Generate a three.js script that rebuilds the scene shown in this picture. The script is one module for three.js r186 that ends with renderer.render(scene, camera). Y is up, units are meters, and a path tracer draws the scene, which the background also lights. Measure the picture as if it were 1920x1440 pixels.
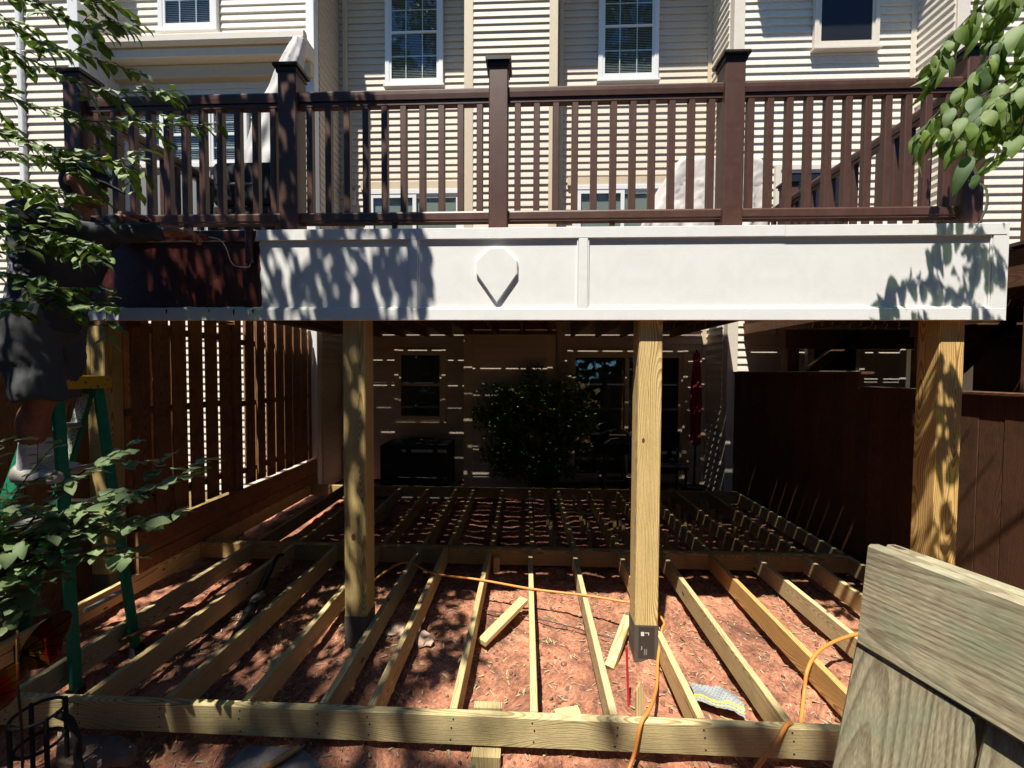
import * as THREE from 'three';
import { Sky } from 'three/addons/objects/Sky.js';
import { ImprovedNoise } from 'three/addons/math/ImprovedNoise.js';
import { mergeGeometries } from 'three/addons/utils/BufferGeometryUtils.js';

// ---------------------------------------------------------------- camera, sky, sun, exposure
const scene = new THREE.Scene();
const camera = new THREE.PerspectiveCamera(88.05, 4 / 3, 0.05, 400);
camera.rotation.order = 'YXZ';
camera.position.set(0, 1.85, 0);
camera.rotation.set(-0.0309, 0.0402, 0.005);
scene.add(camera);

const SUN = new THREE.Vector3(-0.17, 1, 0.4).normalize();
const sky = new Sky();
sky.scale.setScalar(300);
sky.name = 'sky';
sky.userData.kind = 'structure';
Object.assign(sky.material.uniforms.sunPosition, { value: SUN.clone() });
sky.material.uniforms.turbidity.value = 4;
sky.material.uniforms.rayleigh.value = 0.5;
sky.material.uniforms.mieCoefficient.value = 0.004;
sky.material.uniforms.cloudCoverage.value = 0;
scene.add(sky);
scene.environmentIntensity = 0.1;

const sun = new THREE.DirectionalLight(new THREE.Color(1, 0.935, 0.83), 5);
sun.position.copy(SUN).multiplyScalar(20).add(new THREE.Vector3(0, 1, -3));
sun.target.position.set(0, 1, -3);
sun.castShadow = true;
sun.shadow.mapSize.set(4096, 4096);
Object.assign(sun.shadow.camera, { left: -10, right: 10, top: 10, bottom: -10, near: 1, far: 50 });
scene.add(sun, sun.target);

const renderer = new THREE.WebGLRenderer({ antialias: true });
renderer.toneMapping = THREE.LinearToneMapping;
renderer.toneMappingExposure = 1.82;
renderer.shadowMap.enabled = true;

// ---------------------------------------------------------------- helpers
let seed = 12345;
const rnd = () => { seed = (seed + 0x6d2b79f5) | 0; let t = Math.imul(seed ^ (seed >>> 15), 1 | seed); t = (t + Math.imul(t ^ (t >>> 7), 61 | t)) ^ t; return ((t ^ (t >>> 14)) >>> 0) / 4294967296; };
const R = (a, b) => a + (b - a) * rnd();
const pick = (a) => a[Math.floor(rnd() * a.length)];
const N = new ImprovedNoise();
const noise = (x, y = 0, z = 0) => N.noise(x + 71.3, y + 13.7, z + 5.1);
const fbm = (x, y, z = 0, o = 4) => { let s = 0, a = 0.5; for (let i = 0; i < o; i++) { s += a * noise(x, y, z); x *= 2.03; y *= 2.03; z *= 2.03; a *= 0.5; } return s; };
const clamp = (x, a = 0, b = 1) => Math.min(b, Math.max(a, x));
const sstep = (a, b, x) => { const t = clamp((x - a) / (b - a)); return t * t * (3 - 2 * t); };
const V = (x, y, z) => new THREE.Vector3(x, y, z);

function mesh(parent, name, geo, mat, pos) {
  const m = new THREE.Mesh(geo, mat);
  m.name = name; m.castShadow = m.receiveShadow = true;
  if (pos) m.position.set(...pos);
  parent.add(m);
  return m;
}
const taken = {};
function numbered(n) { const k = taken[n] = (taken[n] ?? -1) + 1; return k ? n + '_' + String(k).padStart(3, '0') : n; }
function thing(name, label, category, pos = [0, 0, 0], group) {
  const g = new THREE.Group();
  g.name = numbered(name); g.position.set(...pos);
  g.userData = { label, category }; if (group) g.userData.group = group;
  scene.add(g);
  return g;
}
function part(parent, name, pos = [0, 0, 0]) { const g = new THREE.Group(); g.name = name; g.position.set(...pos); parent.add(g); return g; }
function tagged(m, label, category, group) { m.name = numbered(m.name); m.userData.label = label; m.userData.category = category; if (group) m.userData.group = group; return m; }

// prism along local z from a polygon of [x, y] points, uv in metres (u round the outline, v along the length)
function prism(poly, L, uvOff = [0, 0], smooth = false) {
  const P = [], U = [], n = poly.length;
  let u = uvOff[0];
  for (let i = 0; i < n; i++) {
    const a = poly[i], b = poly[(i + 1) % n], l = Math.hypot(b[0] - a[0], b[1] - a[1]);
    const A0 = [a[0], a[1], 0], A1 = [a[0], a[1], L], B0 = [b[0], b[1], 0], B1 = [b[0], b[1], L];
    P.push(...A0, ...B0, ...B1, ...A0, ...B1, ...A1);
    const v0 = uvOff[1], v1 = uvOff[1] + L;
    U.push(u, v0, u + l, v0, u + l, v1, u, v0, u + l, v1, u, v1);
    u += l;
  }
  const tri = THREE.ShapeUtils.triangulateShape(poly.map((p) => new THREE.Vector2(...p)), []);
  for (const t of tri) {
    for (const k of [t[2], t[1], t[0]]) { P.push(poly[k][0], poly[k][1], 0); U.push(poly[k][0], uvOff[1] + poly[k][1] * 0.15); }
    for (const k of t) { P.push(poly[k][0], poly[k][1], L); U.push(poly[k][0], uvOff[1] + poly[k][1] * 0.15); }
  }
  const g = new THREE.BufferGeometry();
  g.setAttribute('position', new THREE.Float32BufferAttribute(P, 3));
  g.setAttribute('uv', new THREE.Float32BufferAttribute(U, 2));
  g.computeVertexNormals();
  return g;
}
const rectPoly = (w, h, c) => { const x = w / 2, y = h / 2; return c ? [[-x + c, -y], [x - c, -y], [x, -y + c], [x, y - c], [x - c, y], [-x + c, y], [-x, y - c], [-x, -y + c]] : [[-x, -y], [x, -y], [x, y], [-x, y]]; };
// a board from a to b; w across (horizontal), h the other way; c the chamfer. Its geometry lies in the parent's space
const UPV = V(0, 1, 0);
function boardGeo(a, b, w, h, c = 0.003, off, roll = 0) {
  const A = V(...a), B = V(...b), d = B.clone().sub(A), L = d.length();
  d.normalize();
  const ref = Math.abs(d.y) > 0.95 ? V(0, 0, 1) : UPV;
  const x = V().crossVectors(ref, d).normalize(), y = V().crossVectors(d, x).normalize();
  const g = prism(rectPoly(w, h, c), L, off ?? [R(0, 8), R(0, 20)]);
  if (roll) g.rotateZ(roll);
  g.applyMatrix4(new THREE.Matrix4().makeBasis(x, y, d).setPosition(A));
  return g;
}
const board = (parent, name, a, b, w, h, mat, c, off, roll) => mesh(parent, name, boardGeo(a, b, w, h, c, off, roll), mat);
// axis-aligned box from corner to corner, uv in metres
function boxGeo(x0, x1, y0, y1, z0, z1, c = 0) {
  const dx = x1 - x0, dy = y1 - y0, dz = z1 - z0, m = Math.max(dx, dy, dz);
  const cx = (x0 + x1) / 2, cy = (y0 + y1) / 2, cz = (z0 + z1) / 2;
  if (m === dx) return boardGeo([x0, cy, cz], [x1, cy, cz], dz, dy, c);
  if (m === dy) return boardGeo([cx, y0, cz], [cx, y1, cz], dx, dz, c);
  return boardGeo([cx, cy, z0], [cx, cy, z1], dx, dy, c);
}
const box = (parent, name, x0, x1, y0, y1, z0, z1, mat, c = 0) => mesh(parent, name, boxGeo(x0, x1, y0, y1, z0, z1, c), mat);
function tubeGeo(pts, r, seg = 40, rad = 8, r1) {
  const curve = new THREE.CatmullRomCurve3(pts.map((p) => V(...p)), false, 'centripetal');
  const g = new THREE.TubeGeometry(curve, seg, r, rad, false);
  if (r1 !== undefined) {
    const p = g.attributes.position;
    for (let i = 0; i <= seg; i++) {
      const c = curve.getPointAt(i / seg), k = (r + (r1 - r) * i / seg) / r;
      for (let j = 0; j <= rad; j++) { const q = i * (rad + 1) + j; p.setXYZ(q, c.x + (p.getX(q) - c.x) * k, c.y + (p.getY(q) - c.y) * k, c.z + (p.getZ(q) - c.z) * k); }
    }
    g.computeVertexNormals();
  }
  return g;
}

// ---------------------------------------------------------------- textures
function dataTex(w, h, fn, rep, srgb = true) {
  const d = new Uint8Array(w * h * 4);
  for (let j = 0; j < h; j++) for (let i = 0; i < w; i++) { const c = fn(i / w, j / h), o = (j * w + i) * 4; d[o] = clamp(c[0], 0, 255); d[o + 1] = clamp(c[1], 0, 255); d[o + 2] = clamp(c[2], 0, 255); d[o + 3] = 255; }
  const t = new THREE.DataTexture(d, w, h);
  t.wrapS = t.wrapT = THREE.RepeatWrapping; t.magFilter = THREE.LinearFilter; t.minFilter = THREE.LinearMipmapLinearFilter; t.generateMipmaps = true;
  if (srgb) t.colorSpace = THREE.SRGBColorSpace;
  t.repeat.set(1 / rep[0], 1 / rep[1]); t.needsUpdate = true;
  return t;
}
// sawn lumber: growth rings of a log cut lengthwise, fibre, knots and stains. 0.4 m across, 2.56 m along
function lumber(k, o) {
  const { base, late, ring = 0.0085, cut = 0.05, fibre = 14, stain = 10, stainTo = [90, 80, 60], knots = 5, knotCol = [88, 52, 30], green = 0, wander = 1, w = 320, h = 1024 } = o;
  const kn = [];
  for (let i = 0; i < knots; i++) kn.push([R(0.02, 0.38), R(0.1, 2.46), R(0.005, 0.013)]);
  return dataTex(w, h, (uu, vv) => {
    const s = uu * 0.4, t = vv * 2.56, a = vv * Math.PI * 2, ca = Math.cos(a), sa = Math.sin(a);
    const cell = Math.floor(s / 0.2), sl = (s % 0.2) - 0.1;
    const n1 = noise(ca * 0.5, sa * 0.5, k + cell * 9), n2 = noise(ca * 0.62 + 4, sa * 0.62, k + 3 + cell * 7);
    let d0 = cut * (0.75 + 1.5 * n2 * wander), c = sl - 0.05 * n1 * wander, kd = 9;
    let bend = 0;
    for (const [ks, kt, kr] of kn) {
      const e = Math.hypot(s - ks, (t - kt) / 1.7);
      if (e < kr * 6) { kd = Math.min(kd, e / kr); bend += kr * 1.1 * Math.exp(-((e / kr / 2.2) ** 2)) * Math.sign(s - ks || 1); }
    }
    c -= bend;
    const r = Math.sqrt(d0 * d0 + c * c);
    const ph = r / ring + 0.3 * noise(s * 22, ca * 1.3 + k, sa * 1.3) + 0.08 * noise(s * 60, ca * 9 + k, sa * 9) + 40;
    const f = ph - Math.floor(ph);
    const vary = 0.65 + 0.6 * noise(Math.floor(ph) * 3.7, k);
    let l = sstep(0.3, 0.9, f) * (1 - sstep(0.93, 1, f)) * vary;
    const fib = noise(s * 420, ca * 24 + k, sa * 24) + 0.6 * noise(s * 900, ca * 40, sa * 40 + k);
    const st = clamp(0.5 + fbm(s * 6 + k, ca * 3, sa * 3) * 2.0 - 0.35);
    const gr = green ? clamp(fbm(s * 9 + k + 30, ca * 4, sa * 4) * 2.2 + 0.1) * green : 0;
    let kk = 0;
    if (kd < 1.25) { kk = 1 - sstep(0.8, 1.25, kd); l = 0.5 + 0.5 * Math.sin(kd * 14); }
    const out = [];
    for (let q = 0; q < 3; q++) {
      let v = base[q] + (late[q] - base[q]) * l + fib * fibre;
      v += (stainTo[q] - v) * st * stain / 100;
      v += ([118, 142, 116][q] - v) * gr;
      v += (knotCol[q] * (0.8 + 0.4 * l) - v) * kk * 0.85;
      out.push(v);
    }
    return out;
  }, [0.4, 2.56]);
}
const T = {
  pine: lumber(1, { base: [224, 206, 156], late: [138, 102, 60], knots: 2, stain: 10, stainTo: [120, 125, 80] }),
  pine2: lumber(14, { base: [210, 196, 150], late: [136, 112, 76], ring: 0.0065, cut: 0.07, knots: 3, stain: 22, stainTo: [105, 110, 78] }),
  weather: lumber(29, { base: [168, 158, 132], late: [114, 101, 80], ring: 0.0075, cut: 0.11, wander: 0.35, knots: 2, stain: 30, stainTo: [104, 90, 74], green: 0.38, fibre: 26 }),
  fence: lumber(45, { base: [146, 106, 72], late: [98, 68, 46], ring: 0.008, cut: 0.06, knots: 3, stain: 40, stainTo: [78, 52, 38], fibre: 16, w: 256, h: 512 }),
};
const bumpWood = dataTex(256, 512, (u, v) => { const a = v * Math.PI * 2, g = 128 + 60 * noise(u * 90, Math.cos(a) * 8, Math.sin(a) * 8) + 40 * noise(u * 200, Math.cos(a) * 16, Math.sin(a) * 16); return [g, g, g]; }, [0.4, 2.56], false);
const grain = dataTex(256, 256, (u, v) => { const a = u * Math.PI * 2, b = v * Math.PI * 2, g = 128 + 150 * (noise(Math.cos(a) * 9, Math.sin(a) * 9, Math.cos(b) * 9 + Math.sin(b) * 6) + 0.6 * noise(Math.cos(a) * 20, Math.sin(a) * 20 + 3, Math.cos(b) * 20 + Math.sin(b) * 14)); return [g, g, g]; }, [0.25, 0.25], false);
// stucco-fine tint for painted and plastic surfaces
const mottle = (c, amp, size, k) => dataTex(256, 256, (u, v) => { const a = u * Math.PI * 2, b = v * Math.PI * 2; const n = fbm(Math.cos(a) * 1.6 + k, Math.sin(a) * 1.6, Math.cos(b) * 1.6 + Math.sin(b) * 2.1, 5) * 2 * amp; return [c[0] + n, c[1] + n, c[2] + n * 1.1]; }, [size, size]);

const std = (o) => new THREE.MeshStandardMaterial({ roughness: 0.85, ...o });
const lin = (r, g, b) => new THREE.Color().setRGB(r, g, b);
const wood = (map, tint = [1, 1, 1], rough = 0.78) => std({ map, color: lin(...tint), roughness: rough, bumpMap: bumpWood, bumpScale: 0.0012 });
const M = {
  joists: [wood(T.pine2, [0.96, 0.95, 0.92]), wood(T.pine, [0.92, 0.92, 0.86]), wood(T.pine2, [0.9, 0.84, 0.74]), wood(T.pine, [0.98, 0.94, 0.84])],
  joistWarm: wood(T.pine, [0.86, 0.66, 0.42]),
  rim: wood(T.pine2, [0.94, 0.92, 0.84]),
  beam: wood(T.pine2, [0.72, 0.6, 0.44]),
  post: wood(T.pine, [1.02, 0.94, 0.76]),
  postOrange: wood(T.pine, [1.05, 0.84, 0.55]),
  postOld: wood(T.pine2, [0.9, 0.78, 0.56]),
  postBase: std({ color: lin(0.09, 0.075, 0.06), roughness: 0.8, bumpMap: bumpWood, bumpScale: 0.001 }),
  weather: wood(T.weather, [1, 1, 0.95], 0.72),
  fenceL: [wood(T.fence, [1, 1, 1]), wood(T.fence, [0.88, 0.86, 0.84]), wood(T.fence, [1.1, 1.08, 1])],
  fenceR: [wood(T.fence, [0.42, 0.35, 0.31]), wood(T.fence, [0.48, 0.4, 0.35]), wood(T.fence, [0.38, 0.33, 0.3])],
  kick: wood(T.fence, [1.0, 0.95, 0.85]),
  deckJoist: wood(T.fence, [0.6, 0.55, 0.5]),
  deckBoard: std({ map: mottle([80, 60, 52], 12, 0.6, 3), roughness: 0.7 }),
  white: std({ map: mottle([232, 232, 228], 4, 0.8, 9), roughness: 0.5, bumpMap: grain, bumpScale: 0.0003 }),
  brownPaint: std({ map: mottle([74, 34, 28], 12, 0.35, 21), roughness: 0.38, bumpMap: grain, bumpScale: 0.0006 }),
  rail: std({ map: mottle([82, 56, 46], 7, 0.5, 33), roughness: 0.42, bumpMap: bumpWood, bumpScale: 0.0004 }),
  cap: std({ color: lin(0.016, 0.013, 0.013), roughness: 0.4 }),
  tan: std({ map: mottle([198, 184, 165], 5, 0.7, 41), roughness: 0.62, bumpMap: bumpWood, bumpScale: 0.0005 }),
  cream: std({ map: mottle([216, 208, 193], 5, 0.7, 47), roughness: 0.62, bumpMap: bumpWood, bumpScale: 0.0005 }),
  tanTrim: std({ map: mottle([198, 181, 152], 4, 0.7, 53), roughness: 0.6 }),
  creamTrim: std({ map: mottle([214, 205, 190], 4, 0.7, 57), roughness: 0.6 }),
  vinyl: std({ color: lin(0.72, 0.72, 0.7), roughness: 0.4 }),
  inside: std({ color: lin(0.03, 0.03, 0.032), roughness: 0.9 }),
  blind: std({ color: lin(0.66, 0.66, 0.64), roughness: 0.8 }),
  curtain: std({ color: lin(0.3, 0.31, 0.27), roughness: 0.95 }),
  glass: new THREE.MeshPhysicalMaterial({ color: lin(0.92, 0.96, 0.95), roughness: 0.02, transmission: 1, thickness: 0, ior: 1.6 }),
  darkGlass: new THREE.MeshPhysicalMaterial({ color: lin(0.02, 0.022, 0.026), roughness: 0.05, ior: 1.5 }),
  screen: std({ color: lin(0.2, 0.21, 0.22), roughness: 0.6 }),
  black: std({ color: lin(0.012, 0.012, 0.013), roughness: 0.4 }),
  blackMatte: std({ color: lin(0.018, 0.018, 0.019), roughness: 0.85 }),
  shingle: std({ color: lin(0.09, 0.085, 0.08), roughness: 0.95 }),
  bark: std({ color: lin(0.1, 0.08, 0.06), roughness: 0.95, bumpMap: bumpWood, bumpScale: 0.006 }),
  twig: std({ color: lin(0.07, 0.055, 0.04), roughness: 0.9 }),
};

// ---------------------------------------------------------------- ground
const groundH = (x, z) => {
  const near = sstep(-7, -6, z) * sstep(4.2, 3.3, Math.abs(x));
  let h = -0.02 + fbm(x * 1.1, z * 1.1, 2, 3) * 0.06 + (fbm(x * 5, z * 5, 9, 5) * 0.06 + Math.abs(noise(x * 16, z * 16)) * 0.016 - 0.006) * near;
  for (const [px, pz] of [[-1.11, -2.57], [0.76, -2.57], [2.55, -2.57], [-3.33, -3.0]]) h += 0.05 * Math.exp(-((x - px) ** 2 + (z - pz) ** 2) / 0.04);
  h -= 0.05 * sstep(-1.95, -1.75, z) * sstep(0.4, -0.6, z);
  return Math.min(h, 0.1);
};
{
  const xs = [], zs = [];
  for (const x of [-90, -50, -28, -16, -10, -7, -5.5, -4.5, -4]) xs.push(x);
  for (let x = -3.6; x <= 3.6; x += 0.024) xs.push(x);
  for (const x of [4, 4.5, 5.5, 7, 10, 16, 28, 50, 90]) xs.push(x);
  for (const z of [90, 50, 28, 16, 10, 6, 3, 1, 0, -0.6, -1]) zs.push(z);
  for (let z = -1.3; z > -3.8; z -= 0.02) zs.push(z);
  for (let z = -3.8; z > -6.8; z -= 0.06) zs.push(z);
  for (const z of [-7.5, -9, -12, -18, -30, -60, -90]) zs.push(z);
  const P = [], C = [], U = [], I = [], nx = xs.length;
  for (const z of zs) for (const x of xs) {
    P.push(x, groundH(x, z), z); U.push(x, z);
    const n = fbm(x * 2.2, z * 2.2, 4, 4), m = fbm(x * 14, z * 14, 8, 3);
    const yard = Math.max(sstep(3.2, 4.2, Math.abs(x)), sstep(-0.6, 0.6, z));
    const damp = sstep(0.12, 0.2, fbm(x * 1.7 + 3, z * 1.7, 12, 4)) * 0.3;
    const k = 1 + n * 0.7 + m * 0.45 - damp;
    const dust = clamp(fbm(x * 5 + 9, z * 5, 3, 3) * 2.4 - 0.25) * 0.35;
    const a = [1 * k + dust * 0.5, 0.97 * k + dust * 0.75, 0.95 * k + dust * 0.85], b = [0.55, 0.85, 0.5];
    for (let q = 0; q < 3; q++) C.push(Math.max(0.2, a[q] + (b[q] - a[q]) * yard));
  }
  for (let j = 0; j < zs.length - 1; j++) for (let i = 0; i < nx - 1; i++) { const a = j * nx + i, b = a + 1, c = a + nx, d = c + 1; I.push(a, b, c, b, d, c); }
  const g = new THREE.BufferGeometry();
  g.setAttribute('position', new THREE.Float32BufferAttribute(P, 3));
  g.setAttribute('color', new THREE.Float32BufferAttribute(C, 3));
  g.setAttribute('uv', new THREE.Float32BufferAttribute(U, 2));
  g.setIndex(I); g.computeVertexNormals();
  const dirt = dataTex(768, 768, (u, v) => {
    const a = u * 6.2832, b = v * 6.2832, ca = Math.cos(a), sa = Math.sin(a), cb = Math.cos(b), sb = Math.sin(b);
    const f = (s, k) => noise(ca * s + k, sa * s + cb * s * 0.93, sb * s - k);
    const n = f(2, 1) * 0.5 + f(6, 4) * 0.5 + f(15, 7) * 0.55 + f(34, 2) * 0.5 + f(70, 9) * 0.4;
    const chip = sstep(0.36, 0.5, f(46, 12)) * sstep(-0.1, 0.25, f(4, 3)), crack = sstep(0.05, 0, Math.abs(f(9, 21))) * sstep(0, 0.2, f(5, 17));
    const k = 1 + n * 0.42 - crack * 0.3;
    return [148 * k + chip * 40, 101 * k + chip * 46, 78 * k + chip * 44];
  }, [1.7, 1.7]);
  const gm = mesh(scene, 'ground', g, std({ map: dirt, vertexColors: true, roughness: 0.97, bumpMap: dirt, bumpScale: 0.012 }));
  gm.userData.kind = 'structure';
}

// ---------------------------------------------------------------- townhouses
const PITCH = 0.109;
// a clad wall: a backing slab and one mesh per course. The wall faces +z of its own frame, x from 0 to w
function clad(house, pos, turn, w, y0, y1, mat, label) {
  const g = part(house, 'wall', pos);
  g.rotation.y = turn;
  if (label) g.userData.label = label;
  box(g, 'sheathing', 0, w, y0, y1, -0.14, -0.001, mat);
  const geo = prism([[0, 0], [0.021, 0], [0.0215, 0.004], [0.014, PITCH * 0.45], [0.011, PITCH * 0.5], [0.003, PITCH], [0, PITCH]], w, [0, 0]);
  // prism runs along z with x outward: turn it so that its length runs along x and x points to +z
  geo.applyMatrix4(new THREE.Matrix4().makeBasis(V(0, 0, 1), V(0, 1, 0), V(-1, 0, 0)).setPosition(w, 0, 0));
  for (let y = y0; y < y1 - 0.02; y += PITCH) { const m = mesh(g, 'siding_board', geo, mat, [0, y + R(-0.0015, 0.0015), R(0, 0.0015)]); m.rotation.set(R(-0.012, 0.012), R(-0.0006, 0.0006), R(-0.001, 0.001)); }
  return g;
}
// a window standing proud of the cladding: frame, sashes, panes, grille bars and a blind; x0..x1, y0..y1 on the plane z
function windowUnit(house, x0, x1, y0, y1, z, o = {}) {
  const { cols = 3, rows = 2, hung = true, back = 'blind', frame = M.vinyl, sill = true, fw = 0.07, name = 'window', screenTop } = o;
  const g = part(house, name, [0, 0, z]);
  const F = (a, b, c, d, e, f) => box(g, 'frame', a, b, c, d, e, f, frame, 0.004);
  F(x0, x0 + fw, y0, y1, 0, 0.062); F(x1 - fw, x1, y0, y1, 0, 0.062);
  F(x0 + fw, x1 - fw, y1 - fw, y1, 0, 0.06); F(x0 + fw, x1 - fw, y0, y0 + fw, 0, 0.06);
  if (sill) box(g, 'sill', x0 - 0.02, x1 + 0.02, y0 - 0.035, y0 - 0.001, 0, 0.085, frame, 0.004);
  const ix0 = x0 + fw, ix1 = x1 - fw, iy0 = y0 + fw, iy1 = y1 - fw, ym = hung ? (iy0 + iy1) / 2 : iy1;
  const bk = back === 'curtain' ? M.curtain : M.inside;
  box(g, 'interior', ix0, ix1, iy0, iy1, 0.002, 0.008, bk);
  if (back === 'blind') {
    const gs = [];
    for (let y = iy0 + 0.01; y < iy1 - 0.01; y += 0.026) gs.push(boardGeo([ix0 + 0.01, y, 0.014], [ix1 - 0.01, y, 0.014], 0.02, 0.0022, 0, [0, 0], 0.75));
    mesh(g, 'blind', mergeGeometries(gs), M.blind).userData.kind = 'stuff';
  }
  if (back === 'curtain') {
    const gs = [];
    for (let x = ix0 + 0.02; x < ix1 - 0.01; x += 0.055) { const c = new THREE.CylinderGeometry(0.012, 0.016, iy1 - iy0 - 0.04, 8, 1); c.scale(1.5, 1, 0.5); c.translate(x, (iy0 + iy1) / 2, 0.014); gs.push(c); }
    mesh(g, 'curtain', mergeGeometries(gs), M.curtain);
  }
  const sash = (a0, a1, b0, b1, zz) => {
    const s = 0.035;
    box(g, 'sash', a0, a0 + s, b0, b1, zz, zz + 0.018, frame); box(g, 'sash', a1 - s, a1, b0, b1, zz, zz + 0.018, frame);
    box(g, 'sash', a0 + s, a1 - s, b1 - s, b1, zz, zz + 0.0175, frame); box(g, 'sash', a0 + s, a1 - s, b0, b0 + s, zz, zz + 0.0175, frame);
    for (let i = 1; i < cols; i++) { const x = a0 + (a1 - a0) * i / cols; box(g, 'grille_bar', x - 0.008, x + 0.008, b0 + s, b1 - s, zz + 0.001, zz + 0.006, frame); }
    for (let j = 1; j < rows; j++) { const y = b0 + (b1 - b0) * j / rows; box(g, 'grille_bar', a0 + s, a1 - s, y - 0.008, y + 0.008, zz + 0.0015, zz + 0.0065, frame); }
    mesh(g, 'pane', boxGeo(a0 + s, a1 - s, b0 + s, b1 - s, zz + 0.0085, zz + 0.0087), back === 'dark' ? M.darkGlass : M.glass);
  };
  if (hung) { sash(ix0, ix1, ym, iy1, 0.026); sash(ix0, ix1, iy0, ym + 0.03, 0.036); } else sash(ix0, ix1, iy0, iy1, 0.03);
  return g;
}
function slidingDoor(house, x0, x1, y0, y1, z, o = {}) {
  const { back = M.inside, frame = M.vinyl } = o;
  const g = part(house, 'sliding_door', [0, 0, z]);
  const f = 0.075, xm = (x0 + x1) / 2;
  box(g, 'frame', x0, x0 + f, y0, y1, 0, 0.06, frame, 0.004); box(g, 'frame', x1 - f, x1, y0, y1, 0, 0.06, frame, 0.004);
  box(g, 'frame', x0 + f, x1 - f, y1 - f, y1, 0, 0.058, frame, 0.004); box(g, 'threshold', x0 + f, x1 - f, y0, y0 + 0.05, 0, 0.07, frame, 0.004);
  box(g, 'interior', x0 + f, x1 - f, y0 + 0.05, y1 - f, 0.002, 0.006, back);
  [[x0 + f, xm + 0.03, 0.036], [xm - 0.03, x1 - f, 0.018]].forEach(([a, b, zz]) => {
    const s = 0.06;
    box(g, 'door_stile', a, a + s, y0 + 0.05, y1 - f, zz, zz + 0.016, frame); box(g, 'door_stile', b - s, b, y0 + 0.05, y1 - f, zz, zz + 0.016, frame);
    box(g, 'door_rail', a + s, b - s, y1 - f - s, y1 - f, zz, zz + 0.0155, frame); box(g, 'door_rail', a + s, b - s, y0 + 0.05, y0 + 0.05 + s, zz, zz + 0.0155, frame);
    mesh(g, 'pane', boxGeo(a + s, b - s, y0 + 0.05 + s, y1 - f - s, zz + 0.008, zz + 0.0082), M.glass);
  });
  return g;
}
function downspout(house, x, z, y0, y1, mat) {
  const g = part(house, 'downspout', [x, 0, z]);
  for (let y = y0; y < y1; y += 1.9) box(g, 'pipe', -0.035, 0.035, y, Math.min(y + 1.9, y1) - 0.004, 0.012, 0.065, mat, 0.008);
  for (let y = y0 + 0.6; y < y1; y += 1.9) box(g, 'strap', -0.05, 0.05, y, y + 0.025, 0.066, 0.069, mat);
  return g;
}
// eave: roof slab with fascia board and soffit over a wall whose face is at z
function eave(house, x0, x1, z, y, over, mat) {
  const g = part(house, 'roof', [0, y, z]);
  const s = prism([[0, 0], [over, 0], [over, 0.14], [over - 0.02, 0.2], [-3, 1.9], [-3, 1.7]], x1 - x0);
  s.applyMatrix4(new THREE.Matrix4().makeBasis(V(0, 0, 1), V(0, 1, 0), V(-1, 0, 0)).setPosition(x1, 0, 0));
  mesh(g, 'roof_slope', s, M.shingle);
  box(g, 'soffit', x0, x1, -0.02, -0.004, 0, over - 0.01, mat);
  box(g, 'gutter', x0, x1, 0.0, 0.13, over + 0.003, over + 0.1, mat, 0.02);
}

const midHouse = thing('townhouse', 'tan sided townhouse with a narrow middle bay behind the brown deck railing', 'house', [0, 0, 0], 'row of townhouses');
{
  const h = midHouse, zr = -6.6, zb = -6.17, top = 9;
  clad(h, [-3.15, 0, zr], 0, 2.15, 0.02, top, M.tan, 'recessed wall beside the middle bay');
  clad(h, [0.42, 0, zr], 0, 2.48, 0.02, top, M.tan);
  clad(h, [-0.86, 0, zb], 0, 1.15, 0.02, top, M.tan, 'middle bay wall');
  for (const x of [[-1.0, -0.86], [0.29, 0.42]]) box(h, 'corner_trim', x[0], x[1], 0.02, top, zb - 0.12, zb + 0.026, M.tanTrim, 0.006);
  box(h, 'bay_side', -1.0, -0.97, 0.02, top, zr - 0.1, zb - 0.12, M.tan); box(h, 'bay_side', 0.39, 0.42, 0.02, top, zr - 0.1, zb - 0.12, M.tan);
  box(h, 'corner_trim', 2.82, 2.895, 0.02, top, zr, zr + 0.03, M.tanTrim, 0.005);
  downspout(h, -3.03, zr, 0.1, top, M.tanTrim); downspout(h, 0.5, zr, 0.1, top, M.tanTrim);
  for (const x of [-2.355, 1.086]) windowUnit(h, x, x + 0.95, 6.5, 8.15, zr + 0.018, { cols: 3, rows: 2 });
  slidingDoor(h, -2.7, -1.06, 2.72, 4.83, zr + 0.018, { back: M.curtain });
  slidingDoor(h, 0.7, 2.3, 2.72, 4.86, zr + 0.018, { back: M.curtain });
  box(h, 'door_header', -2.78, -1.01, 4.835, 4.96, zr + 0.017, zr + 0.06, M.tanTrim); box(h, 'door_header', 0.62, 2.38, 4.865, 4.99, zr + 0.017, zr + 0.06, M.tanTrim);
  windowUnit(h, -2.22, -1.36, 1.0, 2.22, zr + 0.018, { cols: 1, rows: 1, back: 'inside', frame: M.tanTrim });
  slidingDoor(h, 0.64, 2.58, 0.08, 2.22, zr + 0.018, { frame: M.tanTrim });
  eave(h, -3.16, 2.9, zr, 9, 0.84, M.vinyl);
  box(h, 'side_wall', -3.14, 2.88, 0.02, 9.5, -12, -6.75, M.tan);
  // wall lamp beside the upper door
  const lamp = part(h, 'wall_lamp', [-2.93, 4.75, zr + 0.02]);
  box(lamp, 'lamp_plate', -0.05, 0.05, -0.14, 0.1, 0, 0.02, M.vinyl, 0.004); box(lamp, 'lamp_glass', -0.04, 0.04, -0.06, 0.08, 0.03, 0.11, M.screen, 0.008); mesh(lamp, 'lamp_cap', new THREE.ConeGeometry(0.07, 0.06, 12), M.black, [0, 0.11, 0.07]);
}
const leftHouse = thing('townhouse', 'cream sided townhouse with a gutter ledge above a wide window, left of the tan one', 'house', [0, 0, 0], 'row of townhouses');
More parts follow.
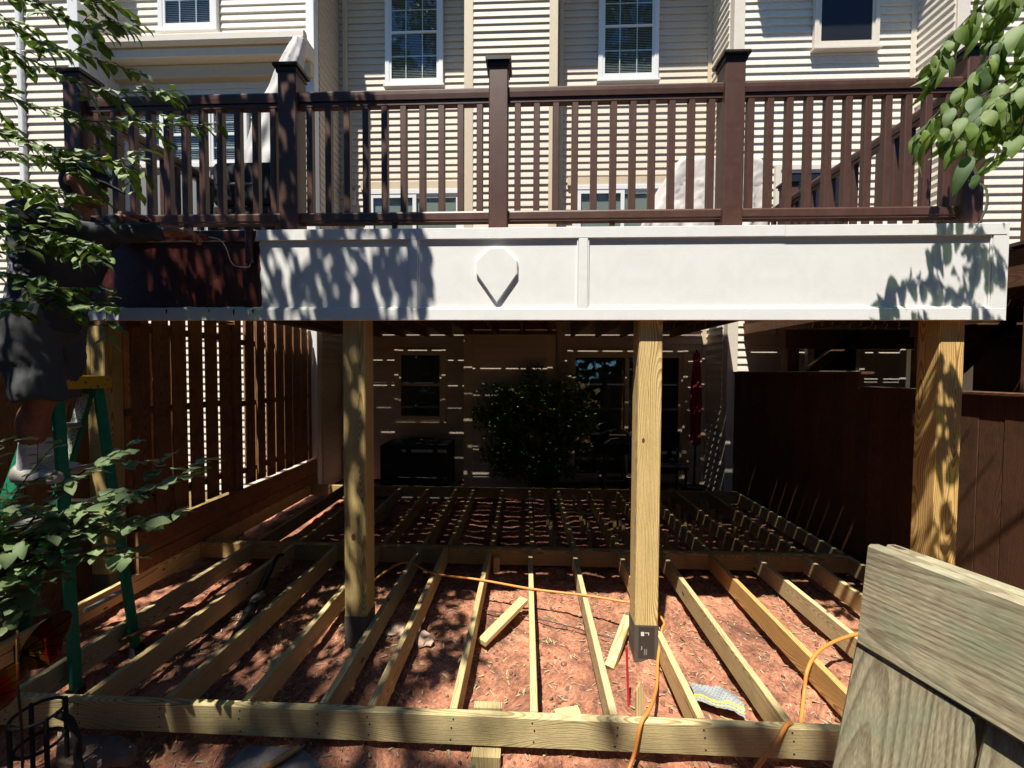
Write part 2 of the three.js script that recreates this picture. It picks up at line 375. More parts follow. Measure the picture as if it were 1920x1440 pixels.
{
  const h = leftHouse, z = -5.85, top = 9;
  clad(h, [-6.15, 0, z], 0, 2.88, 0.02, top, M.cream);
  box(h, 'corner_trim', -3.27, -3.15, 0.02, top, z - 0.1, z + 0.03, M.vinyl, 0.006);
  clad(h, [-3.15, 0, z - 0.1], Math.PI / 2, 0.65, 0.02, top, M.tan, 'narrow side wall');
  clad(h, [-6.15, 0, -5.32], Math.PI / 2, 0.53, 2.4, top, M.cream);
  clad(h, [-10.5, 0, -5.32], 0, 4.22, 2.4, top, M.cream);
  box(h, 'corner_trim', -6.28, -6.13, 2.4, top, -5.42, -5.29, M.vinyl, 0.006);
  downspout(h, -6.95, -5.32, 2.4, top, M.vinyl);
  windowUnit(h, -5.46, -4.57, 6.83, 8.4, z + 0.018, { cols: 3, rows: 2 });
  const L = part(h, 'gutter_ledge');
  box(L, 'ledge_roof', -7.05, -3.14, 6.3, 6.52, z + 0.02, z + 0.26, M.creamTrim, 0.01);
  box(L, 'gutter', -7.07, -3.12, 6.42, 6.56, z + 0.263, z + 0.36, M.creamTrim, 0.03);
  box(L, 'frieze', -7.0, -3.16, 6.12, 6.297, z + 0.02, z + 0.12, M.tanTrim, 0.004);
  // wide window over grey panels, seen between the balusters
  for (let i = 0; i < 3; i++) windowUnit(h, -6.0 + i * 0.62, -5.38 + i * 0.62, 4.85, 5.78, z + 0.018, { cols: 1, rows: 2, hung: true, sill: false, back: 'blind' });
  for (let i = 0; i < 3; i++) { const x = -6.0 + i * 0.62; box(h, 'lower_panel', x + 0.04, x + 0.58, 3.3, 4.78, z + 0.02, z + 0.04, M.screen, 0.004); box(h, 'panel_frame', x - 0.03, x + 0.03, 3.2, 4.84, z + 0.02, z + 0.06, M.vinyl); }
  box(h, 'panel_rail', -6.0, -4.14, 4.03, 4.07, z + 0.041, z + 0.055, M.vinyl); box(h, 'panel_rail', -6.0, -4.14, 3.2, 3.28, z + 0.02, z + 0.055, M.vinyl);
  eave(h, -6.2, -3.15, z, 9, 0.45, M.vinyl); eave(h, -10.6, -6.2, -5.32, 9.2, 0.4, M.vinyl);
  box(h, 'side_wall', -10.4, -3.17, 0.02, 9.4, -12, -6.5, M.cream);
}
const rightHouse = thing('townhouse', 'white sided townhouse with one small dark window, right of the tan one', 'house', [0, 0, 0], 'row of townhouses');
{
  const h = rightHouse, z = -5.95, top = 9;
  clad(h, [3.05, 0, z], 0, 2.3, 0.02, top, M.cream);
  box(h, 'corner_trim', 2.9, 3.05, 0.02, top, z - 0.12, z + 0.03, M.creamTrim, 0.006);
  clad(h, [2.9, 0, -6.6], -Math.PI / 2, 0.55, 0.02, top, M.cream, 'narrow side wall');
  box(h, 'corner_trim', 5.33, 5.42, 0.02, top, z, z + 0.028, M.creamTrim, 0.005);
  clad(h, [5.42, 0, -5.95], -Math.PI / 2, 0.52, 2.2, top, M.cream);
  box(h, 'corner_trim', 5.42, 5.57, 2.2, top, -5.53, -5.4, M.creamTrim, 0.006);
  clad(h, [5.57, 0, -5.42], 0, 4, 2.2, top, M.cream);
  windowUnit(h, 3.98, 4.86, 6.41, 7.6, z + 0.018, { cols: 3, rows: 1, hung: false, back: 'dark', frame: M.creamTrim, fw: 0.06 });
  windowUnit(h, 3.5, 4.5, 3.0, 4.8, z + 0.018, { cols: 1, rows: 1, back: 'dark', frame: M.creamTrim, sill: false });
  windowUnit(h, 4.0, 4.8, 1.3, 2.4, z + 0.018, { cols: 1, rows: 1, back: 'dark', frame: M.creamTrim });
  eave(h, 2.9, 5.42, z, 9, 0.88, M.vinyl); eave(h, 5.42, 9.6, -5.42, 9, 0.5, M.vinyl);
  box(h, 'side_wall', 2.92, 9.4, 0.02, 9.4, -12, -6.75, M.cream);
}

// ---------------------------------------------------------------- raised deck
const deck = thing('deck', 'raised deck with white half painted fascia, brown railing and square timber posts', 'deck');
{
  const d = deck, zf = -2.45, x0 = -2.95, x1 = 2.78, yb = 2.166, yt = 2.73;
  // posts with darker buried ends
  const postList = [[-3.33, M.postOld, -3.0], [-1.114, M.postOld, -2.572], [0.76, M.post, -2.572], [2.549, M.postOrange, -2.572]];
  for (const [x, m, pz] of postList) {
    const p = board(d, 'post', [x, 0.25, pz], [x, yb + 0.02, pz], 0.144, 0.144, m, 0.006);
    const b = board(p, 'post_sleeve', [x, -0.3, pz], [x, 0.25, pz], 0.149, 0.149, M.postBase, 0.006);
    if (x === 0.76) {   // printed marks on the dark sleeve
      const c = document.createElement('canvas'); c.width = 128; c.height = 256;
      const k = c.getContext('2d'); k.fillStyle = '#3a342d'; k.fillRect(0, 0, 128, 256); k.fillStyle = '#d8d8d4';
      k.fillRect(18, 40, 26, 34); k.fillRect(50, 44, 34, 7); k.fillRect(76, 44, 7, 24);
      k.save(); k.translate(30, 190); k.rotate(-Math.PI / 2); k.font = 'bold 15px sans-serif'; k.fillText('Post', 0, 0); k.font = '12px sans-serif'; k.fillText('Protector', -40, 22); k.fillText('GROUND', -40, 38); k.restore();
      const t = new THREE.CanvasTexture(c); t.colorSpace = THREE.SRGBColorSpace;
      const pl = mesh(p, 'printed_mark', new THREE.PlaneGeometry(0.1, 0.2), std({ map: t, roughness: 0.8 }), [x, 0.14, -2.4955]);
    }
  }
  // beam on the posts, ledger, joists
  box(d, 'beam', x0 + 0.03, x1 - 0.03, yb + 0.021, 2.415, -2.64, -2.505, M.deckJoist, 0.003);
  box(d, 'ledger', -1.0, 0.42, 2.42, 2.66, -6.12, -6.08, M.deckJoist);
  for (let x = x0 + 0.06; x < 2.5; x += 0.4) board(d, 'joist', [x, 2.54, -2.51], [x, 2.54, x > -1.02 && x < 0.44 ? -6.078 : -6.57], 0.038, 0.24, M.deckJoist, 0.002);
  for (let zz = -2.545, i = 0; zz > -5.9; zz -= 0.165, i++) { const z = zz + R(-0.003, 0.003); box(d, 'deck_board', x0 + 0.01, x1 - 0.01, 2.668, 2.69, z - 0.1532, z, M.deckBoard, 0.002); }
  box(d, 'deck_board', x0 + 0.01, x1 - 0.01, 2.668, 2.69, -6.158, -6.008, M.deckBoard, 0.002);
  for (const [za, zb2] of [[-6.323, -6.17], [-6.488, -6.3355], [-6.575, -6.5]]) { box(d, 'deck_board', x0 + 0.01, -1.002, 2.668, 2.69, za, zb2, M.deckBoard, 0.002); box(d, 'deck_board', 0.422, x1 - 0.01, 2.668, 2.69, za, zb2, M.deckBoard, 0.002); }
  // fascia: panel, bands, stiles, beads, medallion
  const fa = box(d, 'fascia', x0 + 0.02, x1 - 0.002, yb + 0.004, yt - 0.004, -2.5, zf - 0.017, M.white);
  box(fa, 'top_band', x0, 1.52, 2.664, yt, -2.4665, zf, M.white, 0.002); box(fa, 'top_band', 1.5215, x1, 2.6625, yt - 0.001, -2.4665, zf + 0.0012, M.white, 0.002);
  box(fa, 'bottom_band', x0, -0.72, yb, 2.236, -2.4665, zf, M.white, 0.002); box(fa, 'bottom_band', -0.719, x1, yb + 0.001, 2.2355, -2.4665, zf + 0.001, M.white, 0.002);
  const stiles = [[x0, -2.88], [-0.739, -0.686], [0.303, 0.358], [2.708, x1]];
  for (const [a, b] of stiles) box(fa, 'stile', a, b, 2.2365, 2.6635, -2.4665, zf - 0.001, M.white, 0.002);
  for (let i = 0; i < 3; i++) {
    const a = stiles[i][1] + 0.001, b = stiles[i + 1][0] - 0.001;
    box(fa, 'bead', a, b, 2.2365, 2.247, -2.4665, -2.456, M.white, 0.003);
    box(fa, 'bead', a, a + 0.009, 2.2475, 2.6635, -2.4665, -2.456, M.white, 0.003);
    box(fa, 'bead', b - 0.009, b, 2.2475, 2.6635, -2.4665, -2.456, M.white, 0.003);
  }
  box(fa, 'end_board', x1 + 0.0005, x1 + 0.019, yb, yt, -2.9, -2.455, M.white, 0.002);
  const sh = new THREE.Shape([[-0.047, 0.168], [0.047, 0.168], [0.126, 0.09], [0.126, 0.01], [0, -0.168], [-0.126, 0.01], [-0.126, 0.09]].map((p) => new THREE.Vector2(...p)));
  mesh(fa, 'medallion', new THREE.ExtrudeGeometry(sh, { depth: 0.011, bevelEnabled: true, bevelThickness: 0.005, bevelSize: 0.006, bevelOffset: -0.005, bevelSegments: 1 }), M.white, [-0.195, 2.438, -2.463]);
  // brown paint rolled over the left end: one coat on the panel, one round the top band
  const ragged = (xa, xb, ya, yb2, k) => {
    const pts = [[xa, ya]];
    for (let i = 0; i <= 40; i++) { const x = xa + (xb - xa) * i / 40; pts.push([x, ya + 0.008 * noise(x * 14, k) + (noise(x * 3.1, k) > 0.32 ? -0.006 : 0)]); }
    for (let i = 1; i < 24; i++) { const y = ya + (yb2 - ya) * i / 24; pts.push([xb + 0.012 * noise(y * 26, k + 4) + 0.01 * noise(y * 7, k), y]); }
    pts.push([xb, yb2], [xa, yb2]);
    return new THREE.Shape(pts.map((p) => new THREE.Vector2(...p)));
  };
  const coat = (s, z) => { const g = new THREE.ExtrudeGeometry(s, { depth: 0.0012, bevelEnabled: false }); g.translate(0, 0, z); return g; };
  mesh(fa, 'paint_coat', coat(ragged(-2.868, -1.695, 2.252, 2.662, 3), -2.4665), M.brownPaint);
  mesh(fa, 'paint_coat', coat(ragged(x0, -1.71, 2.666, 2.727, 11), zf + 0.0004), M.brownPaint);
  // drips below the fresh coat
  for (const [x, l, w] of [[-2.3, 0.03, 0.006], [-2.02, 0.018, 0.005], [-1.86, 0.042, 0.005], [-1.735, 0.024, 0.007]]) { const s = new THREE.Shape(); s.moveTo(-w, 0); s.lineTo(w, 0); s.lineTo(w * 0.5, -l * 0.8); s.absarc(0, -l * 0.8, w * 0.6, 0, -Math.PI, true); s.lineTo(-w, 0); const g = new THREE.ExtrudeGeometry(s, { depth: 0.0012, bevelEnabled: false, curveSegments: 6 }); g.translate(x, 2.234, zf + 0.0004); mesh(fa, 'paint_drip', g, M.brownPaint); }
  // railing
  const zr = -2.58, RX = 2.66, LX = -2.98;
  const railPost = (x, z, y1 = 3.775) => {
    const p = board(d, 'railing_post', [x, 2.69, z], [x, y1, z], 0.12, 0.12, M.rail, 0.006);
    box(p, 'post_skirt', x - 0.07, x + 0.07, 2.691, 2.735, z - 0.07, z + 0.07, M.rail, 0.01);
    const c = new THREE.CylinderGeometry(0.098, 0.115, 0.012, 4, 1); c.rotateY(Math.PI / 4);
    const cap = mesh(p, 'post_cap', mergeGeometries([boxGeo(x - 0.066, x + 0.066, y1 - 0.03, y1, z - 0.066, z + 0.066, 0.004), boxGeo(x - 0.08, x + 0.08, y1, y1 + 0.022, z - 0.08, z + 0.08, 0.006), (() => { const k = new THREE.ConeGeometry(0.108, 0.03, 4); k.rotateY(Math.PI / 4); k.translate(x, y1 + 0.037, z); return k.toNonIndexed(); })()].map((q) => { const n = q.index ? q.toNonIndexed() : q; return n; })), M.cap);
  };
  for (const x of [LX, -1.545, -0.195, 1.25, RX]) railPost(x, zr);
  for (const x of [LX, RX]) for (const z of [-4.25, -5.9]) railPost(x, z);
  const loaf = [[-0.03, 0], [0.03, 0], [0.034, 0.03], [0.034, 0.05], [0.024, 0.064], [-0.024, 0.064], [-0.034, 0.05], [-0.034, 0.03]];
  const low = [[-0.026, 0], [0.026, 0], [0.026, 0.012], [0.03, 0.016], [0.03, 0.055], [0.024, 0.066], [-0.024, 0.066], [-0.03, 0.055], [-0.03, 0.016], [-0.026, 0.012]];
  const bal = prism(rectPoly(0.04, 0.04, 0.003), 0.705); bal.rotateX(-Math.PI / 2);
  const bay = (a, b) => {   // a, b: [x, z] post centres
    const A = V(a[0], 0, a[1]), B = V(b[0], 0, b[1]), dir = B.clone().sub(A), L0 = dir.length(); dir.normalize();
    const L = L0 - 0.12, s = A.clone().addScaledVector(dir, 0.06), ang = Math.atan2(dir.x, dir.z);
    const put = (name, g, y) => { const m = mesh(d, name, g, M.rail, [s.x, y, s.z]); m.rotation.y = ang; return m; };
    put('top_rail', prism(loaf, L), 3.577); put('bottom_rail', prism(low, L), 2.806);
    put('sub_rail', prism(rectPoly(0.044, 0.03, 0.003), L), 3.5605);
    const n = Math.round(L / 0.121);
    for (let i = 0; i < n; i++) { const p = s.clone().addScaledVector(dir, (i + 0.5) * L / n); const m = mesh(d, 'baluster', bal, M.rail, [p.x, 2.8725, p.z]); m.rotation.y = ang; }
    const f = s.clone().addScaledVector(dir, L / 2);
    box(d, 'rail_foot', f.x - 0.016, f.x + 0.016, 2.69, 2.8055, f.z - 0.016, f.z + 0.016, M.rail, 0.003);
  };
  const fx = [LX, -1.545, -0.195, 1.25, RX];
  for (let i = 0; i < 4; i++) bay([fx[i], zr], [fx[i + 1], zr]);
  for (const x of [LX, RX]) { bay([x, zr], [x, -4.25]); bay([x, -4.25], [x, -5.9]); }
  // the floor runs out under the left corner
  box(d, 'beam', -3.42, x0 - 0.14, 2.19, 2.41, -3.06, -2.94, M.deckJoist, 0.003);
  box(d, 'rim_board', x0 - 0.13, x0 - 0.005, 2.42, 2.689, -6.1, -2.52, M.deckJoist);
}

// neighbour's deck beyond the right fence
const nDeck = thing('deck', 'dark weathered deck of the next yard, standing behind the right fence', 'deck');
{
  const d = nDeck, x0 = 3.12, x1 = 6.2;
  box(d, 'rim_joist', x0, x1, 2.4, 2.66, -2.64, -2.6, M.deckJoist, 0.003);
  box(d, 'beam', x0 + 0.1, x1, 2.16, 2.395, -3.5, -3.42, M.deckJoist, 0.003); box(d, 'beam', x0 + 0.1, x1, 2.16, 2.395, -5.2, -5.12, M.deckJoist, 0.003);
  for (let x = x0 + 0.02; x < x1; x += 0.45) board(d, 'joist', [x, 2.53, -2.645], [x, 2.53, -5.9], 0.038, 0.24, M.deckJoist, 0.002);
  for (let z = -2.6; z > -5.8; z -= 0.165) box(d, 'deck_board', x0 - 0.02, x1, 2.668, 2.69, z - 0.1525, z, M.deckBoard, 0.002);
  for (const [x, z] of [[3.35, -3.46], [3.3, -5.16], [4.9, -5.16], [4.9, -3.46]]) board(d, 'post', [x, -0.1, z], [x, 2.155, z], 0.14, 0.14, M.deckJoist, 0.005);
  board(d, 'brace', [3.42, 1.75, -5.16], [4.1, 2.36, -5.16], 0.08, 0.11, M.deckJoist); board(d, 'brace', [3.42, 1.75, -3.46], [3.95, 2.3, -3.46], 0.08, 0.11, M.deckJoist);
  for (let x = x0 + 0.02; x < x1; x += 0.15) box(d, 'screen_board', x, x + 0.146, 0.02, 2.395, -2.665, -2.645, M.fenceR[1], 0.002);
  for (let z = -5.8; z < -2.7; z += 0.15) box(d, 'screen_board', x1 + 0.002, x1 + 0.022, 0.02, 2.6, z, z + 0.146, M.fenceR[1], 0.002);
  for (const x of [3.2, 4.6]) board(d, 'railing_post', [x, 2.69, -2.66], [x, 3.62, -2.66], 0.1, 0.1, M.deckJoist, 0.004);
  board(d, 'top_rail', [3.12, 3.45, -2.66], [x1, 3.45, -2.66], 0.09, 0.09, M.deckJoist); board(d, 'bottom_rail', [3.26, 2.85, -2.66], [x1, 2.85, -2.66], 0.04, 0.09, M.deckJoist);
  for (let x = 3.34; x < 4.5; x += 0.13) board(d, 'baluster', [x, 2.896, -2.66], [x, 3.404, -2.66], 0.036, 0.036, M.deckJoist, 0.002);
}

// ---------------------------------------------------------------- fences
const lf = thing('fence', 'brown shadowbox board fence with light in its gaps, behind the ladder', 'fence');
{
  const X = -3.25;
  for (let z = -3.2; z > -6.05; z -= 0.188) {
    const far = z < -4.3, y1 = (far ? 2.46 : 2.35) + R(-0.015, 0.015), w = R(0.136, 0.152), j = R(-0.01, 0.01);
    if (Math.abs(z + 4.3) < 0.08) continue;
    board(lf, 'fence_board', [X, 0.53 + R(-0.01, 0.01), z], [X, y1, z], 0.018, w, pick(M.fenceL), 0.002);
    if (z - 0.094 > -5.95) board(lf, 'fence_board', [X - 0.082, 0.5, z - 0.094 + j], [X - 0.082, y1, z - 0.094 + j], 0.018, R(0.136, 0.15), pick(M.fenceL), 0.002);
  }
  for (const y of [0.72, 1.5, 2.2]) { board(lf, 'fence_rail', [X - 0.041, y, -3.1], [X - 0.041, y, -4.26], 0.058, 0.06, M.fenceL[1]); board(lf, 'fence_rail', [X - 0.041, y - 0.03, -4.34], [X - 0.041, y - 0.03, -5.95], 0.058, 0.06, M.fenceL[1]); }
  for (const z of [-4.3, -6.0]) board(lf, 'fence_post', [X - 0.02, -0.2, z], [X - 0.02, 2.5, z], 0.1, 0.1, M.fenceL[0], 0.004);
  for (const [a, b] of [[0.1, 0.305], [0.311, 0.515]]) for (const [s, e] of [[-3.08, -4.4], [-4.405, -6.3]]) box(lf, 'kickboard', X + 0.034, X + 0.075, a, b, e, s, M.kick, 0.003);
  // nearer stretch: close boards a little farther out, running on past the viewer
  for (let z = 3.5; z > -3.9; z -= 0.142) board(lf, 'fence_board', [X - 0.35, -0.05, z], [X - 0.35, 2.3 + R(-0.01, 0.01), z], 0.018, 0.139, pick(M.fenceL), 0.002);
  for (const y of [0.5, 1.8]) board(lf, 'fence_rail', [X - 0.4, y, 3.5], [X - 0.4, y, -3.9], 0.06, 0.06, M.fenceL[1]);
  box(lf, 'cap_board', X - 0.13, X + 0.03, 2.36, 2.38, -4.24, -3.1, M.fenceL[2], 0.003);
}
const rf = thing('fence', 'dark red brown solid board fence along the right side of the yard', 'fence');
{
  const X = 3.02;
  for (let z = 3.55; z > -6.3; z -= 0.142) { const y1 = z < -3.7 ? 1.845 : 1.71; board(rf, 'fence_board', [X, -0.04, z], [X + R(0, 0.004), y1, z], 0.018, 0.139, pick(M.fenceR), 0.002); }
  box(rf, 'cap_board', X - 0.035, X + 0.09, 1.8455, 1.868, -6.3, -3.7, M.fenceR[0], 0.004); box(rf, 'cap_board', X - 0.035, X + 0.09, 1.7105, 1.733, -3.695, 3.6, M.fenceR[0], 0.004);
  for (const y of [0.35, 1.55]) board(rf, 'fence_rail', [X + 0.05, y, 3.6], [X + 0.05, y, -6.3], 0.08, 0.04, M.fenceR[1]);
  for (const z of [3.2, 0.8, -1.6, -3.7, -6.2]) board(rf, 'fence_post', [X + 0.06, -0.2, z], [X + 0.06, 1.7, z], 0.09, 0.09, M.fenceR[1], 0.004);
}

// ---------------------------------------------------------------- low deck frame being built on the soil
const frame = thing('deck_substructure', 'new pine joist frame laid out over the red soil under the raised deck', 'deck frame');
{
  const f = frame, y0 = 0.032, y1 = 0.18, yc = (y0 + y1) / 2, H = y1 - y0, W = 0.038;
  board(f, 'rim_joist', [-3.2, yc, -1.886], [2.95, yc, -1.886], W, H, M.rim, 0.003, [0.31, 0.4]);
  board(f, 'cross_beam', [-3.24, yc, -3.7], [2.95, yc, -3.7], W, H, M.beam, 0.003); board(f, 'cross_beam', [-3.1, yc - 0.004, -3.741], [2.9, yc - 0.004, -3.741], W, H, M.beam, 0.003);
  board(f, 'rim_joist', [-3.2, yc, -5.66], [2.95, yc, -5.66], W, H, M.beam, 0.003);
  const xs = [-3.2, -2.66, -2.26, -1.83, -1.42, -1.02, -0.775, -0.36, 0.04, 0.43, 0.85, 1.26, 1.685, 2.1, 2.53, 2.93];
  xs.forEach((x, i) => {
    const m = i === 12 ? M.joistWarm : M.joists[(i * 3 + 1) % 4], t = R(-0.012, 0.012);
    board(f, 'joist', [x, yc, -1.907], [x + t, yc, -3.678], W, H, m, 0.003);
    board(f, 'joist', [x + t + (i === 0 || i === 15 ? 0 : 0.02), yc, -3.763], [x + t, yc, -5.638], W, H, i % 3 ? M.beam : M.joists[2], 0.003);
  });
  // screw heads along the rim where each joist butts it
  { const gs = []; for (const x of xs) for (const dy of [-0.045, 0.01, 0.05]) { const s = new THREE.CylinderGeometry(0.0042, 0.0042, 0.003, 8); s.rotateX(Math.PI / 2); s.translate(x + R(-0.01, 0.01), yc + dy + R(-0.006, 0.006), -1.8665); gs.push(s); } mesh(f, 'screw_heads', mergeGeometries(gs), M.blackMatte).userData.kind = 'stuff'; }
  // support blocks and stakes
  for (const [x, z, w] of [[-0.19, -1.935, 0.14], [1.9, -1.935, 0.14], [-2.9, -1.935, 0.14]]) { board(f, 'support_block', [x, -0.1, z - 0.01], [x, 0.172, z - 0.01], w, 0.04, M.joists[2], 0.003); board(f, 'support_block', [x, -0.12, -1.84], [x, 0.028, -1.84], w, 0.05, M.joists[2], 0.003); }
  board(f, 'support_stake', [-0.29, -0.1, -3.655], [-0.28, 0.12, -3.655], 0.06, 0.04, M.joists[3]); board(f, 'support_stake', [1.1, -0.1, -3.655], [1.1, 0.1, -3.655], 0.08, 0.04, M.joists[0]);
  // rows of short blocks standing in the back bays
  for (const x of [0.25, 0.66, 1.05, 1.47, 1.9, 2.31]) for (let k = 0; k < 8; k++) { const z = -4.0 - k * 0.19 + R(-0.02, 0.02), xx = x + R(-0.03, 0.03); board(f, 'bridging_block', [xx, -0.05, z], [xx + R(-0.01, 0.01), 0.15 + R(0, 0.06), z + R(-0.02, 0.02)], 0.036, 0.03, M.beam, 0.002); }
}

// ---------------------------------------------------------------- surface from a distance field (naive surface nets)
function nets(sdf, lo, hi, cell) {
  const n = [0, 1, 2].map((k) => Math.ceil((hi[k] - lo[k]) / cell) + 1), f = new Float32Array(n[0] * n[1] * n[2]);
  const id = (i, j, k) => (k * n[1] + j) * n[0] + i;
  for (let k = 0; k < n[2]; k++) for (let j = 0; j < n[1]; j++) for (let i = 0; i < n[0]; i++) f[id(i, j, k)] = sdf(lo[0] + i * cell, lo[1] + j * cell, lo[2] + k * cell);
  const vi = new Int32Array(f.length).fill(-1), P = [], I = [];
  const corners = []; for (let c = 0; c < 8; c++) corners.push([c & 1, (c >> 1) & 1, c >> 2]);
  const edges = []; for (let a = 0; a < 8; a++) for (let b = a + 1; b < 8; b++) if ([1, 2, 4].includes(a ^ b)) edges.push([a, b]);
  for (let k = 0; k < n[2] - 1; k++) for (let j = 0; j < n[1] - 1; j++) for (let i = 0; i < n[0] - 1; i++) {
    const v = corners.map((c) => f[id(i + c[0], j + c[1], k + c[2])]);
    let m = 0; for (let c = 0; c < 8; c++) if (v[c] < 0) m++;
    if (m === 0 || m === 8) continue;
    let s = [0, 0, 0], q = 0;
    for (const [a, b] of edges) if ((v[a] < 0) !== (v[b] < 0)) { const t = v[a] / (v[a] - v[b]); for (let d = 0; d < 3; d++) s[d] += corners[a][d] + t * (corners[b][d] - corners[a][d]); q++; }
    vi[id(i, j, k)] = P.length / 3;
    P.push(lo[0] + (i + s[0] / q) * cell, lo[1] + (j + s[1] / q) * cell, lo[2] + (k + s[2] / q) * cell);
  }
  const st = [1, n[0], n[0] * n[1]];
  for (let k = 1; k < n[2] - 1; k++) for (let j = 1; j < n[1] - 1; j++) for (let i = 1; i < n[0] - 1; i++) {
    const o = id(i, j, k);
    for (let d = 0; d < 3; d++) {
      if ((f[o] < 0) === (f[o + st[d]] < 0)) continue;
      const u = st[(d + 1) % 3], w = st[(d + 2) % 3], q = [vi[o], vi[o - u], vi[o - u - w], vi[o - w]];
      if (q.some((x) => x < 0)) continue;
      if (f[o] < 0) I.push(q[0], q[1], q[2], q[0], q[2], q[3]); else I.push(q[0], q[2], q[1], q[0], q[3], q[2]);
    }
  }
  const g = new THREE.BufferGeometry();
  g.setAttribute('position', new THREE.Float32BufferAttribute(P, 3)); g.setIndex(I); g.computeVertexNormals();
  return g;
}
const cap = (x, y, z, a, b, r0, r1) => { const bx = b[0] - a[0], by = b[1] - a[1], bz = b[2] - a[2], t = clamp(((x - a[0]) * bx + (y - a[1]) * by + (z - a[2]) * bz) / (bx * bx + by * by + bz * bz)); return Math.hypot(x - a[0] - t * bx, y - a[1] - t * by, z - a[2] - t * bz) - (r0 + (r1 - r0) * t); };
const smin = (a, b, k) => { const h = clamp(0.5 + 0.5 * (b - a) / k); return b + (a - b) * h - k * h * (1 - h); };
const ell = (x, y, z, c, r) => { const k = Math.hypot((x - c[0]) / r[0], (y - c[1]) / r[1], (z - c[2]) / r[2]); return (k - 1) * Math.min(...r); };

// ---------------------------------------------------------------- painter on the ladder
const ladder = thing('stepladder', 'green stepladder with yellow top standing under the half painted fascia', 'ladder');
{
  const green = std({ map: mottle([30, 136, 98], 12, 0.4, 61), roughness: 0.55 }), worn = std({ map: dataTex(128, 256, (u, v) => { const n = fbm(u * 14, v * 40, 5, 4) + 0.12; return n > 0.02 ? [196, 190, 176] : [40, 122, 92]; }, [0.12, 0.6]), roughness: 0.8 });
  const yellow = std({ map: dataTex(128, 128, (u, v) => (fbm(u * 9, v * 9, 3, 3) > 0.3 ? [120, 60, 20] : [222, 168, 22]), [0.2, 0.2]), roughness: 0.6 }), alu = std({ color: lin(0.5, 0.5, 0.48), roughness: 0.45, metalness: 0.7 });
  const zs = [[-2.2, -2.12], [-2.42, -2.47]];
  for (const [zt, zb] of zs) {
    const fr = board(ladder, 'front_rail', [-2.8, 1.73, zt], [-3.4, groundH(-3.4, zb), zb], 0.028, 0.075, green, 0.004, undefined);
    board(fr, 'paint_spatter', [-2.81, 1.7, zt + 0.0155], [-2.973, 1.23, zt + 0.0155], 0.0016, 0.066, worn, 0);
    const rr = board(ladder, 'rear_rail', [-2.735, 1.73, zt], [-2.575, groundH(-2.575, zb), zb], 0.026, 0.055, green, 0.004);
    board(ladder, 'spreader', [-3.06, 1.0, zt - 0.03], [-2.66, 1.0, zt - 0.03], 0.006, 0.02, alu, 0);
    box(ladder, 'rubber_foot', -2.605, -2.545, groundH(-2.575, zb) - 0.01, 0.03, zb - 0.03, zb + 0.03, M.blackMatte, 0.006); box(ladder, 'rubber_foot', -3.48, -3.4, groundH(-3.44, zb) - 0.01, 0.03, zb - 0.03, zb + 0.03, M.blackMatte, 0.006);
  }
  const top = prism([[-2.9, 1.735], [-2.665, 1.735], [-2.685, 1.81], [-2.88, 1.81]], 0.27); top.translate(0, 0, -2.445);
  mesh(ladder, 'ladder_top', top, yellow);
  for (let i = 1; i <= 5; i++) { const y = i * 0.3, x = -2.8 - (1.73 - y) * 0.3468, w = 0.09 + (1.73 - y) * 0.035; board(ladder, 'step', [x, y, -2.31 - w], [x, y, -2.31 + w], 0.085, 0.03, alu, 0.004); }
  for (let i = 1; i <= 3; i++) { const y = i * 0.42, x = -2.735 + (1.73 - y) * 0.0925; board(ladder, 'rear_brace', [x, y, -2.41], [x, y, -2.21], 0.03, 0.02, alu, 0.003); }
}
